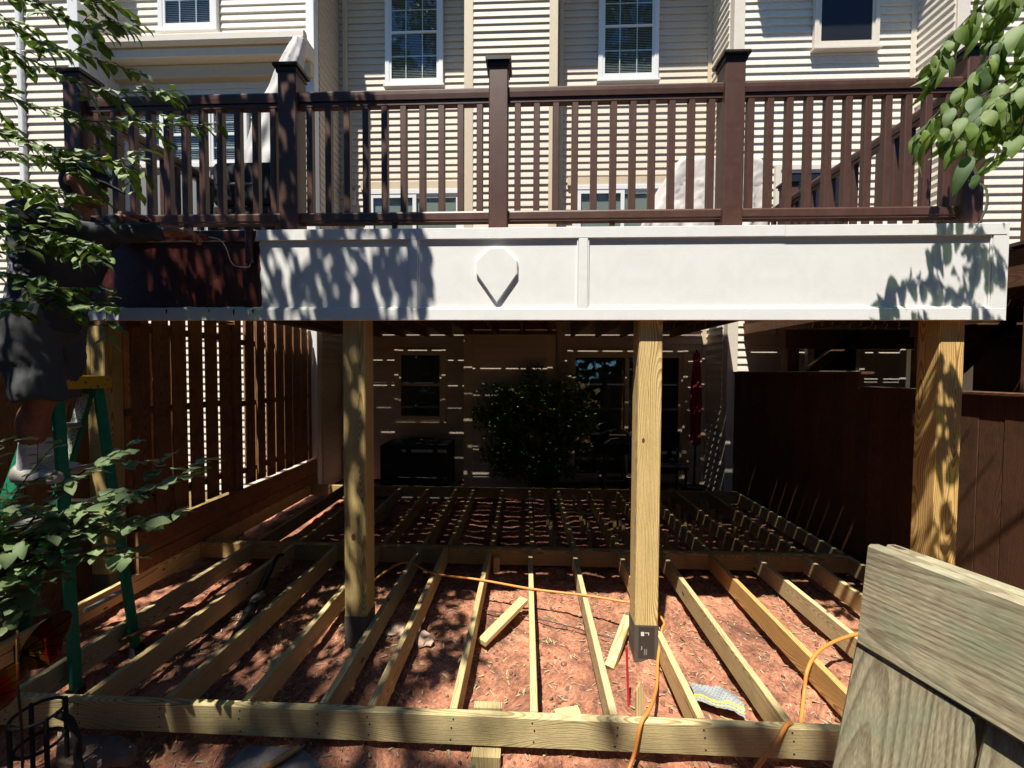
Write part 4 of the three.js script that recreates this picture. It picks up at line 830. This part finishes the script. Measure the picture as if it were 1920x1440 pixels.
// woods along the foot of the yard, behind the viewer
{
  const lg = crownLeaf(0.55, 0.4), gs = [];
  for (let i = 0; i < 9000; i++) { const a = R(-1.35, 1.35), r = 7 + R(0, 2.5), y = 6.5 * Math.pow(rnd(), 0.9) * (0.8 + 0.3 * noise(a * 6)); gs.push(lg.clone().applyMatrix4(lookM(V(r * 1.35 * Math.sin(a), y + 0.1, r * Math.cos(a) * 0.85), V(R(-1, 1), R(-0.8, 0.3), R(-1, 1)), V(R(-0.6, 0.6), 1, R(-0.6, 0.6)), R(0.7, 1.4)))); }
  const w = mesh(scene, 'woods', mergeGeometries(gs), crownGreen);
  w.userData = { kind: 'stuff', label: 'dense green woods at the foot of the yard', category: 'woods' };
}
tallTree(5.5, 11, 23, 'tall tree mirrored in the upper right window of the tan townhouse'); tallTree(-4.5, 14, 26, 'tall tree mirrored in the upper left window of the tan townhouse');

// ---------------------------------------------------------------- things on the raised deck
{
  const fabric = std({ map: mottle([186, 184, 182], 12, 0.5, 71), roughness: 0.7 });
  const u = thing('covered_umbrella', 'folded patio umbrella leaning under a silver grey cover on the deck', 'umbrella');
  const A = [-2.72, 2.75, -4.35], B = [-2.5, 5.2, -4.2];
  const cov = nets((x, y, z) => {
    const t = clamp((y - 3.5) / 1.9), cx = -2.93 + 0.44 * Math.pow(t, 1.5), cz = -4.3, r = 0.27 * (1 - t) ** 0.8 + 0.035 + 0.03 * t, a = Math.atan2(z - cz, x - cx);
    return (Math.hypot(x - cx, (z - cz) * 1.2) - r * (1 + 0.1 * Math.sin(a * 7 + y * 2) + 0.16 * noise(a * 1.3, y * 4)) ) * 0.7 + Math.max(0, Math.max(y - 5.42, 3.45 - y)) * 1.0;
  }, [-3.4, 3.35, -4.75], [-2.2, 5.5, -3.85], 0.022);
  mesh(u, 'cover', cov, fabric);
  mesh(u, 'pole', tubeGeo([[-2.95, 2.7, -4.3], [-2.93, 3.6, -4.3]], 0.025, 6, 10), M.black);
  box(u, 'foot', -3.15, -2.72, 2.695, 2.76, -4.5, -4.1, M.black, 0.01);
  const g = thing('grill', 'black lidded box grill standing on the deck behind the left railing', 'grill');
  mesh(g, 'lid', nets((x, y, z) => { const q = [Math.abs(x + 2.55) - 0.24, Math.abs(y - 3.52) - 0.14, Math.abs(z + 3.75) - 0.2]; return Math.hypot(Math.max(q[0], 0), Math.max(q[1], 0), Math.max(q[2], 0)) + Math.min(Math.max(...q), 0) - 0.06; }, [-2.92, 3.28, -4.06], [-2.2, 3.76, -3.46], 0.02), M.blackMatte);
  box(g, 'cabinet', -2.83, -2.27, 2.78, 3.32, -4.0, -3.5, M.blackMatte, 0.01); for (const x of [-2.8, -2.32]) for (const z of [-3.95, -3.55]) box(g, 'caster', x, x + 0.05, 2.692, 2.778, z, z + 0.05, M.black, 0.01);
  mesh(g, 'handle', tubeGeo([[-2.75, 3.48, -3.44], [-2.55, 3.48, -3.43], [-2.35, 3.48, -3.44]], 0.012, 8, 8), std({ color: lin(0.3, 0.3, 0.3), metalness: 0.9, roughness: 0.3 }));
  const c = thing('covered_furniture', 'pale grey pink fabric cover draped over furniture behind the right railing', 'furniture cover');
  mesh(c, 'cover', nets((x, y, z) => {
    const top = 3.93 - 0.5 * sstep(1.5, 1.2, x) - 0.05 * sstep(2.1, 2.3, x), w = 0.47 + 0.05 * (top - y), fold = 0.02 * Math.sin(x * 26 + 3 * noise(x * 4, y * 3)) * sstep(0, 0.5, top - y) + 0.007 * noise(x * 9, y * 9, z * 9) + 0.01 * noise((x + y) * 22, (x - y) * 22, z * 8);
    const q = [Math.abs(x - 1.74) - w, Math.abs(y - (top + 2.72) / 2) - (top - 2.72) / 2 + 0.03, Math.abs(z + 4.3) - 0.3]; return (Math.hypot(Math.max(q[0], 0), Math.max(q[1], 0), Math.max(q[2], 0)) + Math.min(Math.max(...q), 0) - 0.05 + fold) * 0.7;
  }, [1.05, 2.6, -4.8], [2.42, 4.05, -3.8], 0.02), std({ map: mottle([208, 201, 196], 8, 0.5, 77), roughness: 0.8 }));
  const sp = thing('torch', 'dark slim patio torch standing by the covered furniture', 'torch');
  mesh(sp, 'pole', tubeGeo([[2.42, 2.69, -4.25], [2.42, 3.7, -4.25]], 0.014, 4, 8), M.black); mesh(sp, 'burner', new THREE.CylinderGeometry(0.045, 0.03, 0.26, 14), M.black, [2.42, 3.83, -4.25]);
}

// ---------------------------------------------------------------- things in the shade by the house
{
  const ac = thing('air_conditioner', 'dark square outdoor air conditioner under the small window', 'air conditioner');
  box(ac, 'cabinet', -2.2, -1.2, 0.06, 0.74, -6.45, -5.82, M.blackMatte, 0.02); box(ac, 'base_pad', -2.28, -1.12, -0.04, 0.058, -6.5, -5.76, std({ color: lin(0.25, 0.24, 0.22) }), 0.01);
  const ring = new THREE.TorusGeometry(0.27, 0.012, 6, 40); ring.rotateX(Math.PI / 2); mesh(ac, 'fan_ring', ring, M.black, [-1.7, 0.76, -6.13]);
  for (let i = 0; i < 5; i++) { const t = new THREE.TorusGeometry(0.05 + i * 0.048, 0.004, 5, 32); t.rotateX(Math.PI / 2); mesh(ac, 'grille_wire', t, M.black, [-1.7, 0.757, -6.13]); }
  for (let i = 0; i < 9; i++) box(ac, 'louver', -2.15, -1.25, 0.13 + i * 0.062, 0.145 + i * 0.062, -5.821, -5.806, M.black, 0.003);
  const gr = thing('grill', 'black cart grill standing before the sliding door in deep shade', 'grill');
  mesh(gr, 'lid', (() => { const s = new THREE.SphereGeometry(0.27, 20, 10, 0, 6.283, 0, 1.57); s.scale(1, 0.8, 0.8); return s; })(), M.black, [1.32, 0.78, -6.1]);
  mesh(gr, 'firebox', new THREE.CylinderGeometry(0.265, 0.2, 0.16, 20), M.black, [1.32, 0.695, -6.1]);
  for (const [x, z] of [[1.15, -6.2], [1.49, -6.2], [1.15, -6.0], [1.49, -6.0]]) board(gr, 'leg', [x, -0.03, z], [x + (1.32 - x) * 0.3, 0.64, z], 0.03, 0.03, M.black, 0.003);
  box(gr, 'shelf', 1.1, 1.54, 0.2, 0.22, -6.22, -5.98, M.black); board(gr, 'handle', [1.2, 0.93, -5.87], [1.44, 0.93, -5.87], 0.02, 0.02, std({ color: lin(0.5, 0.5, 0.5), metalness: 0.8, roughness: 0.3 }), 0.004);
  const tank = thing('gas_tank', 'dark red gas cylinder beside the cart grill', 'gas tank');
  mesh(tank, 'cylinder', new THREE.LatheGeometry([[0, 0], [0.12, 0], [0.14, 0.06], [0.14, 0.26], [0.1, 0.34], [0.03, 0.37], [0.03, 0.42], [0, 0.42]].map((p) => new THREE.Vector2(...p)), 20), std({ color: lin(0.16, 0.012, 0.012), roughness: 0.4 }), [1.74, -0.02, -6.0]);
  mesh(tank, 'valve', new THREE.TorusGeometry(0.05, 0.012, 8, 16), M.black, [1.74, 0.42, -6.0]);
  const um = thing('closed_umbrella', 'tall dark red furled umbrella standing by the right end of the shaded wall', 'umbrella');
  mesh(um, 'canopy', nets((x, y, z) => { const a = Math.atan2(z + 6.3, x - 2.62); return (Math.hypot(x - 2.62, z + 6.3) - 0.07 * (1 - 0.4 * sstep(1.4, 2.2, y)) * (1 + 0.25 * Math.sin(a * 6 + y * 3))) * 0.7 + Math.max(0, Math.max(y - 2.15, 0.75 - y)); }, [2.48, 0.68, -6.46], [2.76, 2.22, -6.14], 0.014), std({ color: lin(0.22, 0.012, 0.02), roughness: 0.8 }));
  mesh(um, 'pole', tubeGeo([[2.62, 0, -6.3], [2.62, 2.2, -6.3]], 0.018, 4, 8), M.black); mesh(um, 'foot', new THREE.CylinderGeometry(0.16, 0.2, 0.1, 18), M.black, [2.62, 0.02, -6.3]);
  const ch = thing('garden_chair', 'dark stacked garden chair between the grill and the red umbrella', 'chair');
  box(ch, 'seat', 1.95, 2.4, 0.4, 0.43, -6.35, -5.95, M.blackMatte, 0.008); box(ch, 'backrest', 1.95, 2.4, 0.5, 0.92, -6.38, -6.35, M.blackMatte, 0.008);
  for (const [x, z] of [[1.97, -6.34], [2.36, -6.34], [1.97, -5.98], [2.36, -5.98]]) board(ch, 'leg', [x, -0.03, z], [x, z < -6.2 ? 0.9 : 0.398, z], 0.03, 0.03, M.black, 0.003);
  const tw = mesh(scene, 'light_string', tubeGeo([[-0.25, 1.62, -5.62], [-0.05, 1.42, -5.62], [0.12, 1.32, -5.62], [0.34, 1.3, -5.62], [0.46, 1.42, -5.62], [0.48, 1.75, -5.62]], 0.006, 40, 6), std({ color: lin(0.25, 0.1, 0.06) }));
  tagged(tw, 'thin brown cord looping down the front of the dark shrub', 'cord');
}

// ---------------------------------------------------------------- building site: cords, scraps, stones
{
  const orange = std({ color: lin(0.62, 0.24, 0.05), roughness: 0.5 });
  tagged(mesh(scene, 'extension_cord', tubeGeo([[-1.35, 0.05, -3.5], [-1.33, 0.03, -3.25], [-1.26, 0.12, -3.2], [-1.07, 0.2, -3.336], [-0.76, 0.2, -3.17], [-0.37, 0.193, -3.1], [0.05, 0.193, -2.985], [0.445, 0.193, -2.918], [0.66, 0.2, -2.85], [0.87, 0.2, -2.78], [0.93, 0.16, -2.68], [0.89, 0.16, -2.6], [0.8, 0.1, -2.4], [0.73, 0.1, -2.2], [0.6, 0.193, -1.92], [0.55, 0.192, -1.86], [0.5, 0.05, -1.82], [0.4, -0.01, -1.7], [0.35, -0.01, -1.5]], 0.0085, 220, 8), orange), 'orange extension cord lying across the joists and past the middle post', 'cord');
  tagged(mesh(scene, 'extension_cord', tubeGeo([[2.6, 0.19, -2.75], [2.25, 0.195, -2.6], [2.05, 0.19, -2.55], [1.72, 0.2, -2.37], [1.6, 0.15, -2.28], [1.56, 0.06, -2.24], [1.45, 0.02, -2.1], [1.34, 0.1, -1.95], [1.24, 0.194, -1.88], [1.15, 0.16, -1.82], [1.0, 0.03, -1.76], [0.9, -0.01, -1.62], [0.8, -0.02, -1.4]], 0.0095, 160, 8), orange), 'orange extension cord looping over the rim beside the weathered timber panel', 'cord');
  tagged(mesh(scene, 'wire', tubeGeo([[-0.32, 0.02, -2.98], [-0.1, 0.02, -2.95], [0.3, 0.015, -2.83], [0.55, 0.02, -2.72], [0.68, 0.02, -2.68]], 0.004, 60, 6), M.black), 'thin black wire on the sunlit soil left of the middle post', 'wire');
  const scrap = (a, b, w, h, label, m = M.joists[3]) => tagged(board(scene, 'wood_scrap', a, b, w, h, m, 0.003), label, 'wood scrap');
  scrap([-0.3, 0.02, -2.62], [-0.02, 0.1, -3.0], 0.07, 0.035, 'short pine offcut leaning beside the joist in the sunlit soil');
  scrap([0.52, 0.0, -2.45], [0.7, 0.16, -2.72], 0.06, 0.04, 'pine brace offcut leaning against the middle post');
  scrap([0.16, 0.0, -2.09], [0.29, 0.0, -2.12], 0.06, 0.03, 'small pine offcut lying near the front rim');
  scrap([-1.62, 0.0, -2.42], [-1.5, 0.01, -2.3], 0.06, 0.03, 'pine offcut on shaded soil beside the second post', M.joists[2]);
  scrap([-2.72, 0.05, -2.5], [-2.4, 0.2, -2.42], 0.12, 0.012, 'thin bent board end lying across the joist by the ladder foot', M.kick);
  tagged(board(scene, 'marker_stake', [0.58, -0.05, -2.21], [0.555, 0.33, -2.18], 0.012, 0.012, std({ color: lin(0.6, 0.03, 0.04), roughness: 0.6 }), 0.002), 'thin bright red marker stake beside the middle post', 'stake');
  const stake = mesh(scene, 'wood_stake', (() => { const g = prism([[-0.022, -0.1], [0.022, -0.1], [0.022, 0.17], [0, 0.22], [-0.022, 0.17]], 0.02); g.translate(0.6, 0, -2.08); return g; })(), M.joists[3]);
  tagged(stake, 'pointed pine stake driven in just behind the front rim', 'stake');
  // crumpled printed bag
  const c = document.createElement('canvas'); c.width = 256; c.height = 160; const k = c.getContext('2d');
  k.fillStyle = '#8f9391'; k.fillRect(0, 0, 256, 160); k.fillStyle = '#66717a'; for (let i = 0; i < 26; i++) for (let j = 0; j < 14; j++) if ((i + j) % 2) k.fillRect(i * 10, j * 12, 7, 7); k.fillStyle = '#cdbd4a'; k.fillRect(0, 100, 256, 14); k.fillRect(0, 128, 256, 8);
  const ct = new THREE.CanvasTexture(c); ct.colorSpace = THREE.SRGBColorSpace;
  const bg = new THREE.PlaneGeometry(0.25, 0.15, 24, 14); bg.rotateX(-Math.PI / 2); { const p = bg.attributes.position; for (let i = 0; i < p.count; i++) { const x = p.getX(i), z = p.getZ(i); p.setXYZ(i, x + 0.03 * noise(z * 9, 2), 0.02 + 0.03 * noise(x * 9, z * 9) + 0.012 * Math.abs(noise(x * 30, z * 30)), z + 0.02 * noise(x * 8, 6)); } bg.computeVertexNormals(); }
  const bag = mesh(scene, 'paper_bag', bg, std({ map: ct, roughness: 0.6, side: THREE.DoubleSide }), [1.06, 0.02, -2.2]); bag.rotation.y = -0.3;
  tagged(bag, 'torn grey printed bag with yellow stripe on the sunlit soil', 'bag');
  // black tool between the joists
  const t = thing('power_tool', 'long black power tool with a shiny round end lying between shaded joists', 'power tool', [-2.05, 0.06, -2.85]);
  t.rotation.y = 0.33;
  mesh(t, 'housing', tubeGeo([[0, -0.02, 0.36], [0, 0.02, 0.1], [0, 0.05, -0.15], [0, 0.1, -0.5]], 0.045, 20, 12, 0.022), M.black); const dsc = new THREE.CylinderGeometry(0.045, 0.045, 0.03, 20); dsc.rotateZ(0.4); mesh(t, 'end_cap', dsc, std({ color: lin(0.45, 0.45, 0.45), metalness: 0.9, roughness: 0.25 }), [0.03, 0.08, -0.02]); mesh(t, 'grip', tubeGeo([[0, 0.1, -0.5], [0.02, 0.13, -0.6], [0.03, 0.1, -0.68]], 0.018, 10, 8), M.blackMatte);
  // flagstones
  const stone = std({ map: mottle([128, 108, 98], 18, 0.6, 81), roughness: 0.9, bumpMap: grain, bumpScale: 0.004 }), stone2 = std({ map: mottle([118, 112, 112], 16, 0.5, 87), roughness: 0.9, bumpMap: grain, bumpScale: 0.004 });
  const slab = (pts, y, m, label) => { const g = new THREE.ExtrudeGeometry(new THREE.Shape(pts.map((p) => new THREE.Vector2(p[0], -p[1]))), { depth: 0.03, bevelEnabled: true, bevelThickness: 0.008, bevelSize: 0.01, bevelSegments: 2 }); g.rotateX(-Math.PI / 2); g.translate(0, y, 0); return tagged(mesh(scene, 'flagstone', g, m), label, 'flagstone'); };
  slab([[-2.36, -1.86], [-2.03, -1.85], [-1.9, -1.8], [-1.88, -1.76], [-2.12, -1.72], [-2.2, -1.73]], -0.02, stone, 'reddish tan flagstone lying against the left end of the front rim').rotation.set(0.0, 0, 0);
  slab([[-1.38, -1.85], [-1.2, -1.855], [-1.08, -1.84], [-0.98, -1.78], [-0.96, -1.68], [-1.1, -1.6], [-1.3, -1.62], [-1.4, -1.74]], -0.045, stone2, 'grey flagstone under the wooden tool handle');
  slab([[-1.6, -1.56], [-1.3, -1.57], [-1.2, -1.45], [-1.5, -1.4]], -0.06, stone2, 'partly buried grey flagstone at the path edge');
  const hm = thing('hammer', 'wooden handled hammer lying on the grey flagstone', 'hammer');
  mesh(hm, 'handle', tubeGeo([[-1.27, 0.025, -1.63], [-1.2, 0.022, -1.72], [-1.1, 0.02, -1.835]], 0.016, 16, 10, 0.013), std({ color: lin(0.42, 0.22, 0.07), roughness: 0.45 })); mesh(hm, 'grip_sleeve', tubeGeo([[-1.33, 0.028, -1.55], [-1.27, 0.025, -1.63], [-1.245, 0.024, -1.662]], 0.0175, 10, 10), M.black); box(hm, 'head', -1.41, -1.29, 0.0, 0.045, -1.57, -1.53, std({ color: lin(0.2, 0.2, 0.2), metalness: 0.9, roughness: 0.4 }), 0.006);
  // stones on the soil
  const rockG = [0, 1, 2].map((s) => { const g = new THREE.IcosahedronGeometry(1, 2); const p = g.attributes.position; for (let i = 0; i < p.count; i++) { const x = p.getX(i), y = p.getY(i), z = p.getZ(i), n = 1 + 0.5 * noise(x * 1.3 + s * 7, y * 1.3, z * 1.3) + 0.15 * noise(x * 4, y * 4 + s, z * 4); p.setXYZ(i, x * n, y * n * 0.6, z * n); } g.computeVertexNormals(); return g; });
  const rockM = std({ map: mottle([196, 168, 144], 16, 0.4, 91), roughness: 0.95 });
  [[-0.92, -2.73, 0.06, 'pale broken stone between two dappled joists'], [-0.7, -2.64, 0.055, 'grey brown broken stone beside the pale stone']].forEach(([x, z, s, l], i) => { const m = mesh(scene, 'rock', rockG[i], rockM, [x, 0.015, z]); m.scale.set(s * 1.2, s, s); m.rotation.y = R(0, 6); tagged(m, l, 'rock'); });
  const inst = (name, g, m, n, f, label) => { const im = new THREE.InstancedMesh(g, m, n), q = new THREE.Object3D(); for (let i = 0; i < n; i++) { f(q, i); q.updateMatrix(); im.setMatrixAt(i, q.matrix); im.setColorAt(i, lin(R(0.7, 1.1), R(0.7, 1.05), R(0.7, 1.05))); } im.name = name; im.castShadow = im.receiveShadow = true; im.userData = { kind: 'stuff', label, category: name.replace('_', ' ') }; scene.add(im); };
  const clodM = std({ color: lin(0.2, 0.095, 0.062), roughness: 1 }), pebM = std({ color: lin(0.38, 0.3, 0.24), roughness: 0.95 }), chipM = std({ color: lin(0.42, 0.33, 0.2), roughness: 0.95 });
  const scatter = (s0, s1) => (q) => { const x = R(-3, 2.9), z = -1.35 - Math.pow(rnd(), 1.3) * 2.6, s = s0 + (s1 - s0) * Math.pow(rnd(), 3); q.position.set(x, groundH(x, z) + s * 0.25, z); q.rotation.set(R(0, 6), R(0, 6), R(0, 6)); q.scale.set(s, s * R(0.6, 1), s * R(0.7, 1.2)); };
  inst('soil_clods', rockG[2], clodM, 4200, scatter(0.003, 0.016), 'loose crumbs of red soil between the joists');
  inst('pebbles', rockG[1], pebM, 800, scatter(0.002, 0.011), 'pale pebbles scattered on the red soil');
  inst('wood_chips', new THREE.BoxGeometry(0.034, 0.0025, 0.007), chipM, 3000, (q) => { const x = R(-2.6, 2.4), z = -1.4 - rnd() * 2.2; q.position.set(x, groundH(x, z) + 0.006, z); q.rotation.set(R(-0.25, 0.25), R(0, 6), R(-0.25, 0.25)); const s = R(0.35, 1.3); q.scale.set(s, 1, R(0.5, 1.3)); }, 'pale splinters and sawdust chips on the soil');
}
// garden ornaments at the left edge
{
  const c = document.createElement('canvas'); c.width = c.height = 256; const k = c.getContext('2d');
  k.fillStyle = '#5e3410'; k.fillRect(0, 0, 256, 256); const blob = (x, y, r, f) => { k.fillStyle = f; k.beginPath(); k.ellipse(x, y, r, r * 0.7, 0.6, 0, 7); k.fill(); };
  blob(190, 60, 60, '#6a4210'); blob(120, 110, 46, '#7c1410'); blob(70, 150, 50, '#8a6412'); blob(160, 170, 56, '#701212'); blob(60, 215, 40, '#8f7016'); k.strokeStyle = '#3a2208'; k.lineWidth = 5; for (const a of [0, 1, 2, 3, 4]) { k.beginPath(); k.moveTo(20, 180); k.lineTo(240, 20 + a * 55); k.stroke(); }
  const wt = new THREE.CanvasTexture(c); wt.colorSpace = THREE.SRGBColorSpace;
  const wm = new THREE.MeshPhysicalMaterial({ map: wt, roughness: 0.25, transmission: 0.25, thickness: 0, side: THREE.DoubleSide });
  const wing = (s) => { const sh = new THREE.Shape(); sh.moveTo(0, 0); sh.bezierCurveTo(0.02, 0.12, 0.1, 0.26, 0.2, 0.28); sh.bezierCurveTo(0.25, 0.26, 0.22, 0.16, 0.19, 0.12); sh.bezierCurveTo(0.22, 0.06, 0.16, -0.02, 0.11, -0.03); sh.bezierCurveTo(0.06, -0.05, 0.02, -0.03, 0, 0); const g = new THREE.ExtrudeGeometry(sh, { depth: 0.004, bevelEnabled: true, bevelSize: 0.003, bevelThickness: 0.002, bevelSegments: 1 }); const p = g.attributes.position, u = []; for (let i = 0; i < p.count; i++) u.push(p.getX(i) / 0.26, (p.getY(i) + 0.06) / 0.36); g.setAttribute('uv', new THREE.Float32BufferAttribute(u, 2)); g.scale(s, s, s); return g; };
  const fly = (pos, turn, s, label) => {
    const b = thing('butterfly_ornament', label, 'garden ornament', pos, 'butterfly stakes at the garden edge');
    b.rotation.y = turn;
    for (const m of [0, 1]) { const w = mesh(b, 'wing', wing(s), wm, [0, 0, 0]); w.rotation.set(0, m ? -0.5 : 0.3, -0.12); }
    mesh(b, 'body', tubeGeo([[0, 0.09 * s, 0], [0, 0, 0], [0, -0.06 * s, 0]], 0.01, 8, 8), M.black);
    mesh(b, 'stake', tubeGeo([[0, -0.04, 0.004], [0.01, -0.3, 0], [0, -pos[1] - 0.05, 0]], 0.005, 10, 6), M.black);
  };
  fly([-2.14, 0.62, -1.55], -0.1, 0.8, 'orange and dark red butterfly stake standing below the shrub');
  fly([-2.22, 0.48, -1.47], 0.1, 0.62, 'small red and yellow butterfly stake beside the black wire stand');
  const st = thing('plant_stand', 'black wire plant stand at the left end of the front rim', 'plant stand', [-2.2, 0, -1.66]);
  const hoop = (y, r) => { const g = new THREE.TorusGeometry(r, 0.007, 6, 30); g.rotateX(Math.PI / 2); mesh(st, 'hoop', g, M.blackMatte, [0, y, 0]); };
  hoop(0.3, 0.085); hoop(0.16, 0.075);
  for (let i = 0; i < 4; i++) { const a = i * 1.57 + 0.4; board(st, 'leg', [0.085 * Math.cos(a), -0.06, 0.085 * Math.sin(a)], [0.085 * Math.cos(a), 0.31, 0.085 * Math.sin(a)], 0.016, 0.012, M.blackMatte, 0.002); }
  mesh(st, 'scroll', tubeGeo([[0.085, 0.3, 0], [0.16, 0.28, 0.01], [0.19, 0.2, 0.01], [0.18, 0.1, 0], [0.2, 0.02, 0]], 0.014, 30, 8), M.blackMatte);
}
// weathered timber panel in the right foreground, leaning a little
{
  const p = thing('timber_panel', 'weathered grey green timber panel with thick top rail in the right foreground', 'timber panel');
  const A = V(0.8, 1.451, -0.943), u = V(0.293, 0, 0.956).normalize(), v = V(-0.125, -1, -0.03).normalize(), n = V().crossVectors(v, u).normalize();
  if (n.x < 0) n.negate();
  const at = (a, b, c) => A.clone().addScaledVector(u, a).addScaledVector(v, b).addScaledVector(n, c);
  const plank = (name, a0, a1, b0, b1, c0, c1, lengthwise, ch, off) => {
    const L = lengthwise ? a1 - a0 : b1 - b0, w = c1 - c0, h = lengthwise ? b1 - b0 : a1 - a0;
    const x = n, z = lengthwise ? u : v, y = V().crossVectors(z, x);
    const g = prism(rectPoly(w, h, ch), L, off);
    g.applyMatrix4(new THREE.Matrix4().makeBasis(x, y, z).setPosition(lengthwise ? at(a0, (b0 + b1) / 2, (c0 + c1) / 2) : at((a0 + a1) / 2, b0, (c0 + c1) / 2)));
    return mesh(p, name, g, M.weather);
  };
  plank('top_rail', 0, 0.9, 0, 0.236, 0, 0.038, true, 0.006, [0.02, 0.3]);
  plank('back_rail', 0.008, 0.9, -0.004, 0.16, 0.041, 0.075, true, 0.005, [0.3, 1.2]);
  [[0.0, 0.205], [0.212, 0.415], [0.422, 0.625], [0.632, 0.835]].forEach(([a, b], i) => plank('upright_board', a, b, 0.237, 1.46, i ? 0.022 : 0.006, i ? 0.062 : 0.05, false, 0.005, [0.07 + i * 0.21, 0.5 * i]));
  const q = at(0.5, 0.1, 0.08), e = V(q.x + 0.55, groundH(q.x + 0.55, q.z) - 0.02, q.z);
  board(p, 'prop', q.toArray(), e.toArray(), 0.08, 0.038, M.weather);
}
renderer.render(scene, camera);
